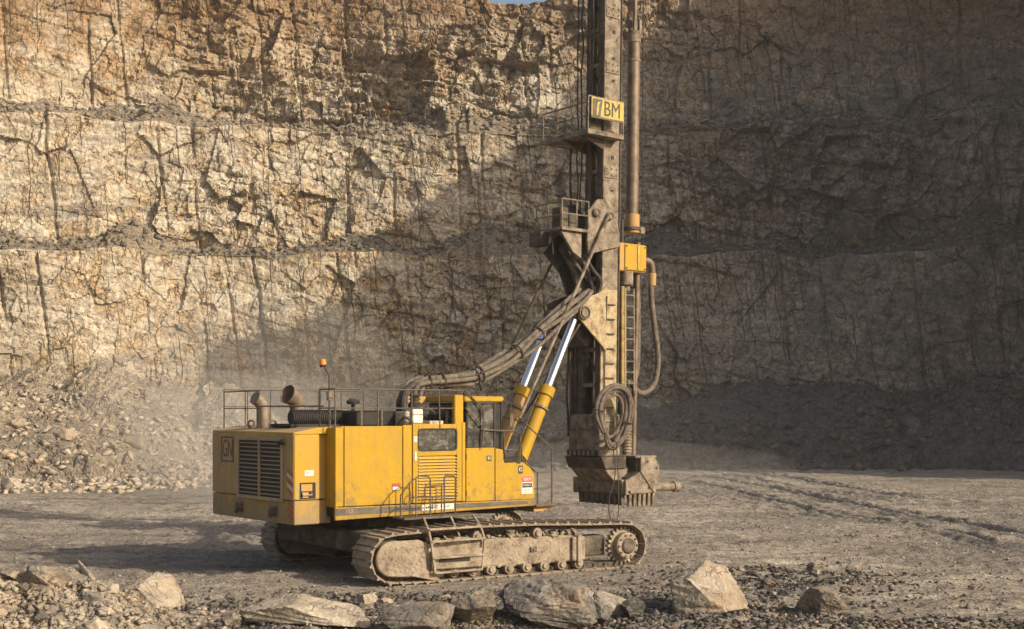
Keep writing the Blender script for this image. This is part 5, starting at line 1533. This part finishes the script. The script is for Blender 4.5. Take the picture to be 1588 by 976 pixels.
boulder('boulder', 'grey slab sunk in the bottom edge of the lower-left heap', -8.5, 23.9, (0.85, 0.6, 0.4), 'rock_grey', 83, R(-10), (0, R(18)), 0.1, 9, 0.08)
boulder('boulder', 'small square pale block at the bottom edge beside the long low slab', -5.05, 23.95, (0.42, 0.4, 0.36), 'rock_pale', 89, R(25), (0, 0), 0.12, 8, 0.06)
boulder('boulder', 'small grey block at the bottom edge touching the long low slab', -4.45, 23.9, (0.34, 0.34, 0.30), 'rock_grey', 97, R(5), (0, 0), 0.12, 9, 0.08)
boulder('boulder', 'thin tan slab half buried in the churned hollow right of the tracks', 5.45, 30.9, (0.95, 0.55, 0.34), 'rock_pale', 101, R(-22), (0, R(8)), 0.2, 8, 0.07)
boulder('boulder', 'flat tan slab nearest the tracks in the churned hollow', 4.55, 29.3, (0.85, 0.5, 0.30), 'rock_pale', 103, R(15), (0, R(-7)), 0.2, 8, 0.07)
boulder('boulder', 'small upright pale stone at the far edge of the churned hollow', 7.35, 32.4, (0.32, 0.26, 0.34), 'rock_pale', 107, R(15), (0, 0), 0.12, 7, 0.07)
boulder('boulder', 'pale block among the rubble under the left end of the near track', -2.85, 26.35, (0.40, 0.36, 0.36), 'rock_pale', 109, R(25), (0, 0), 0.15, 7, 0.07)
# boulders beyond the machine
for i, (lab, x, y, d, sd_, mt, rz_) in enumerate((
    ('pale split boulder at the toe of the far left rubble, lowest in the picture', -24.9, 66.0, (1.25, 1.0, 0.85), 131, 'rock_far', 10),
    ('big rounded tan boulder on the far left rubble above the split one', -33.3, 97.0, (3.0, 2.4, 2.2), 137, 'rock_far', 40),
    ('pale boulder at the foot of the far left rubble beside a smaller one', -26.4, 79.0, (1.35, 1.1, 1.0), 139, 'rock_far', 20),
    ('small pale stone right of the boulder at the foot of the far left rubble', -24.9, 79.5, (0.85, 0.7, 0.55), 149, 'rock_far', 70),
    ('pointed pale boulder nearest the machine at the foot of the far left rubble', -24.2, 85.0, (1.2, 1.0, 1.05), 151, 'rock_far', 0),
    ('pale boulder half way up the far left rubble', -29.5, 79.0, (0.95, 0.8, 0.75), 157, 'rock_far', 30))):
    zz = max(gz(x, y), float(scree_z(np.array([x]), np.array([y]))[0]))
    boulder('boulder', lab, x, y, d, mt, sd_, R(rz_), (0, 0), 0.2, 9, 0.1, z=zz, sub=3)
bx, by, bnx, bny = path_back(np.array([28.3]))
boulder('boulder', 'huge grey pointed boulder resting on the lower bench at right', 28.6, float(by[0]) + 4.2, (3.3, 2.4, 3.2), 'rock_dark', 163, R(10), (0, R(10)), 0.16, 7, 0.06, z=18.2, sub=3, depth=0.32)
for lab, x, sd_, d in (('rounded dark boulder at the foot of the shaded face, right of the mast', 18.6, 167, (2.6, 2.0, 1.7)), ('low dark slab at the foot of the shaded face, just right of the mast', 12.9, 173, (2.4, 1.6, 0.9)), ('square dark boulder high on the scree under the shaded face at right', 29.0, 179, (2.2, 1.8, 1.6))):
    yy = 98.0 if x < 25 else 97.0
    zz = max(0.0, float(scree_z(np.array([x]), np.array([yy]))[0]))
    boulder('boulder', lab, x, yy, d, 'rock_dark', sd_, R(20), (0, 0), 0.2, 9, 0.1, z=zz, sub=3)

# countable stones of the heaps: each one an object, shapes shared
POOL = {}
def pool(mat):
    if mat not in POOL:
        L = []
        for k in range(16):
            rng = np.random.RandomState(300 + k)
            v, f = shard(300 + k, (1.0, rng.uniform(0.55, 0.9), rng.uniform(0.28, 0.6)), 15)
            L.append(rock_mesh('stone', v, f, mat))
        POOL[mat] = L
    return POOL[mat]
def stones(n, sampler, smin, smax, mats, label, group, seed, zfun=gz, power=2.0):
    rng = random.Random(seed)
    for k in range(n):
        x, y = sampler(rng)
        s_ = smin + (smax - smin) * rng.random() ** power
        me = rng.choice(pool(rng.choice(mats)))
        o = bpy.data.objects.new('stone', me)
        o.location = (x, y, zfun(x, y) + 0.12 * s_)
        o.scale = (s_, s_, s_)
        o.rotation_euler = (rng.uniform(-.5, .5), rng.uniform(-.5, .5), rng.uniform(0, 6.28))
        o.location.z -= 0.22 * s_
        COL.objects.link(o)
        tag(o, label, 'stone', group)
def in_ell(cx, cy, rx, ry):
    def f(rng):
        a = rng.uniform(0, 6.283); r = math.sqrt(rng.random())
        return cx + rx * r * math.cos(a), cy + ry * r * math.sin(a)
    return f
stones(95, in_ell(-8.9, 23.8, 2.1, 1.9), 0.12, 0.55, ['rock_pale', 'rock_pale', 'rock_grey'], 'loose stone in the heap at the lower left corner', 'stones of the lower left heap', 1)
stones(90, in_ell(-1.0, 26.5, 2.8, 1.2), 0.10, 0.42, ['rock_grey', 'rock_dark', 'rock_pale'], 'broken grey stone strewn in front of the near track', 'stones in front of the near track', 2, power=2.6)
stones(45, in_ell(6.0, 30.6, 2.2, 1.9), 0.10, 0.42, ['rock_grey', 'rock_pale', 'rock_dark'], 'broken stone in the churned hollow right of the tracks', 'stones in the hollow right of the tracks', 3, power=2.4)
def scz(x, y):
    return max(gz(x, y), float(scree_z(np.array([x]), np.array([y]))[0]))
stones(70, in_ell(-28, 77, 6, 9), 0.3, 1.0, ['rock_far'], 'pale broken stone on the far left rubble bank', 'stones of the far left rubble bank', 4, scz, 2.2)

# gravel too fine to count: joined
def gravel(name, n, sampler, smin, smax, mat, seed, label, zfun, power=2.0, sub=1):
    rng = random.Random(seed)
    shapes = []
    for k in range(10):
        rs = np.random.RandomState(520 + k)
        shapes.append(shard(500 + k, (1.0, rs.uniform(0.55, 0.9), rs.uniform(0.35, 0.65)), 9))
    pts = np.array([sampler(rng) for _ in range(n)])
    zz = zfun(pts[:, 0], pts[:, 1])
    V = []; F = []; base = 0
    for k in range(n):
        s_ = smin + (smax - smin) * rng.random() ** power
        e = Euler((rng.uniform(-.6, .6), rng.uniform(-.6, .6), rng.uniform(0, 6.28))).to_matrix()
        sv, sf = shapes[rng.randrange(10)]
        v = (sv * s_) @ np.array(e).T
        v += np.array([pts[k, 0], pts[k, 1], zz[k] - 0.15 * s_])
        V.append(v); F.append(np.array(sf) + base); base += len(sv)
    V = np.concatenate(V); F = np.concatenate(F)
    me = bpy.data.meshes.new(name)
    me.vertices.add(len(V)); me.vertices.foreach_set('co', V.reshape(-1).astype(np.float32))
    me.loops.add(F.size); me.loops.foreach_set('vertex_index', F.reshape(-1).astype(np.int32))
    me.polygons.add(len(F)); me.polygons.foreach_set('loop_start', np.arange(0, F.size, 3, dtype=np.int32))
    me.update(calc_edges=True)
    me.materials.append(MAT[mat])
    o = bpy.data.objects.new(name, me)
    COL.objects.link(o)
    tag(o, label, 'gravel', None, 'stuff')
    return o
FOREB = [(3.80, 25.45, 0.8), (5.90, 25.65, 0.6), (0.70, 23.95, 0.95), (1.6, 24.1, 0.6), (-0.42, 23.6, 0.6), (-1.72, 23.65, 0.7), (-3.8, 24.05, 1.2), (-7.15, 26.5, 0.6), (5.45, 30.9, 0.5), (4.55, 29.3, 0.5)]
def base_s(rng):
    x, y, r = rng.choice(FOREB)
    a = rng.uniform(0, 6.283); q = r * (0.65 + 0.6 * rng.random() ** 1.5)
    return x + q * math.cos(a), y + 0.75 * q * math.sin(a)
def band_s(rng):
    return rng.uniform(-5.5, 10.2), 22.6 + 2.5 * rng.random() ** 0.9
def track_s(rng):
    while True:
        x = rng.gauss(-0.3, 2.6); y = rng.gauss(26.6, 0.9)
        return x, max(23.6, y)
gravel('gravel', 9500, band_s, 0.02, 0.14, 'rock_dark', 11, 'dark gravel of the low berm along the bottom edge', ground_z, 2.0)
gravel('gravel', 2600, base_s, 0.03, 0.15, 'rock_grey', 18, 'chips and fines packed round the bases of the foreground boulders', ground_z, 2.2)
gravel('gravel', 8000, track_s, 0.03, 0.20, 'rock_grey', 12, 'grey gravel in front of the near track', ground_z, 2.2)
gravel('gravel', 2600, lambda r: (r.gauss(6.2, 1.6), r.gauss(30.6, 1.3)), 0.03, 0.16, 'rock_dark', 13, 'dark gravel in the churned hollow right of the tracks', ground_z, 2.2)
gravel('gravel', 6500, lambda r: (r.gauss(-8.7, 1.2), max(21.5, r.gauss(23.9, 1.2))), 0.04, 0.22, 'rock_pale', 14, 'pale chippings between the stones of the lower left heap', ground_z, 2.0)
gravel('gravel', 15000, lambda r: (lambda y: (r.uniform(-0.42, 0.42) * y, y))(23.5 + 45 * r.random() ** 1.7), 0.02, 0.13, 'rock_pale', 15, 'pale pebbles scattered over the quarry floor', ground_z, 3.0)
def scz_a(x, y):
    return np.maximum(ground_z(x, y), scree_z(x, y))
gravel('gravel', 5500, lambda r: (r.uniform(-42, -16), r.uniform(64, 104)), 0.06, 0.75, 'rock_far', 16, 'broken stone covering the far left rubble bank', scz_a, 3.2)
for bi, (P_, lab_) in enumerate(zip(BENCH, ('loose blocks lying along the lower bench', 'loose blocks lying along the upper bench'))):
    Q_ = P_[2:20].reshape(-1, 3)
    rs_ = np.random.RandomState(40 + bi)
    sel = Q_[rs_.randint(0, len(Q_), 2600)]
    it = iter(sel)
    lut = {}
    def bs(r, it=it, lut=lut):
        p = next(it); lut[(float(p[0]), float(p[1]))] = float(p[2]); return float(p[0]), float(p[1])
    gravel('gravel', 2600, bs, 0.12, 0.85, 'rock_bench', 60 + bi, lab_, lambda x, y, lut=lut: np.array([lut[(float(a), float(b))] for a, b in zip(x, y)]), 2.6)
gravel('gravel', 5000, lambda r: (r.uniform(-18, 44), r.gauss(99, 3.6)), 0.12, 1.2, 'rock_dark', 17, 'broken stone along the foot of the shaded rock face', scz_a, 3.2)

# dry weeds and grass
def weed(name, label, x, y, h, n, seed, spread=0.25, mat='twig', z=None, heads=True):
    rng = random.Random(seed)
    root = empty(name, (x, y, gz(x, y) if z is None else z))
    tag(root, label, 'weed')
    st = MB(); hd_ = MB()
    for k in range(n):
        a = rng.uniform(0, 6.28); l = rng.uniform(0.1, spread)
        hh = h * rng.uniform(0.5, 1.0)
        p = cat_spline([(0, 0, -0.05), (0.3 * l * math.cos(a), 0.3 * l * math.sin(a), hh * 0.5), (l * math.cos(a), l * math.sin(a), hh)], 4)
        st.tube(p, 0.008, 4, 0.003)
        if heads:
            for q in range(4):
                c = p[-1 - q]
                hd_.cyl(c, c + Vector((rng.uniform(-.03, .03), rng.uniform(-.03, .03), 0.03)), 0.016, 0.006, 5)
    st.build('stem', mat, root)
    if heads:
        hd_.build('seed_head', mat, root)
    return root
weed('dry_weed', 'thin dry weed standing in the rig shadow behind the wedge-shaped boulder', -7.75, 27.3, 0.62, 6, 5)
def tuft(name, n, sampler, h, seed, label, zf):
    rng = random.Random(seed)
    m = MB()
    for k in range(n):
        x, y = sampler(rng); z = zf(x, y)
        a = rng.uniform(0, 6.28); l = h * rng.uniform(0.5, 1.0); w_ = 0.006 * (l / 0.12) ** 0.5
        dx, dy = math.cos(a), math.sin(a); b = rng.uniform(0.1, 0.7) * l
        m._add([(x - dy * w_, y + dx * w_, z - 0.02), (x + dy * w_, y - dx * w_, z - 0.02), (x + dx * b, y + dy * b, z + l)], [(0, 1, 2)])
    o = m.build(name, 'grass', None)
    tag(o, label, 'grass', None, 'stuff')
    return o
tuft('grass', 2600, lambda r: (r.gauss(-7.5, 0.45), r.gauss(24.9, 0.45)), 0.13, 21, 'dry yellow grass and moss on the flank of the lower left heap', lambda x, y: gz(x, y))

# ------------------------------------------------------------------ dusty air
def mat_haze():
    m = bpy.data.materials.new('dusty_air'); m.use_nodes = True
    nt = m.node_tree
    for n in list(nt.nodes):
        if n.type == 'BSDF_PRINCIPLED':
            nt.nodes.remove(n)
    v = nt.nodes.new('ShaderNodeVolumePrincipled')
    v.inputs['Color'].default_value = (0.92, 0.86, 0.77, 1)
    v.inputs['Density'].default_value = 0.0005
    v.inputs['Anisotropy'].default_value = 0.2
    nt.links.new(v.outputs[0], nt.nodes['Material Output'].inputs['Volume'])
    return m
MAT['haze'] = mat_haze()
hz = MB().box(-950, 950, -950, 1250, -5, 75).build('haze', 'haze')
tag(hz, 'thin tan dust hanging in the air of the quarry', 'haze', None, 'stuff')
def mat_dust(name, dens):
    m = bpy.data.materials.new(name); m.use_nodes = True
    nt = m.node_tree
    for n in list(nt.nodes):
        if n.type == 'BSDF_PRINCIPLED':
            nt.nodes.remove(n)
    v = nt.nodes.new('ShaderNodeVolumePrincipled')
    v.inputs['Color'].default_value = (0.92, 0.85, 0.75, 1)
    v.inputs['Density'].default_value = dens
    nt.links.new(v.outputs[0], nt.nodes['Material Output'].inputs['Volume'])
    return m
for k, (lab, c, r, dens) in enumerate((
    ('pale dust drifting behind the rear of the machine', (-11.5, 62, 1.5), (6.5, 9, 4.5), 0.022),
    ('thin dust rising against the rock face left of the machine', (-15.5, 80, 3.0), (11, 12, 8.0), 0.013),
    ('low dust hugging the floor behind the rig', (-6.5, 56, 0.6), (7.5, 7, 2.4), 0.018),
    ('thin dust over the floor right of the drill shoe', (5.5, 68, 0.3), (10, 10, 2.4), 0.009),
    ('faint dust along the foot of the shaded rock face', (12, 92, 1.0), (24, 7, 5.0), 0.006))):
    v, f = ICO[3]
    v = v * (1 + 0.25 * n3(v, 900 + k, 1.3))[:, None]
    v = v * np.array(r) + np.array(c)
    MAT['dust%d' % k] = mat_dust('dust_%d' % k, dens)
    me = bpy.data.meshes.new('dust_cloud'); me.from_pydata([tuple(p) for p in v], [], f); me.materials.append(MAT['dust%d' % k])
    o = bpy.data.objects.new('dust_cloud', me); COL.objects.link(o)
    tag(o, lab, 'dust', None, 'stuff')
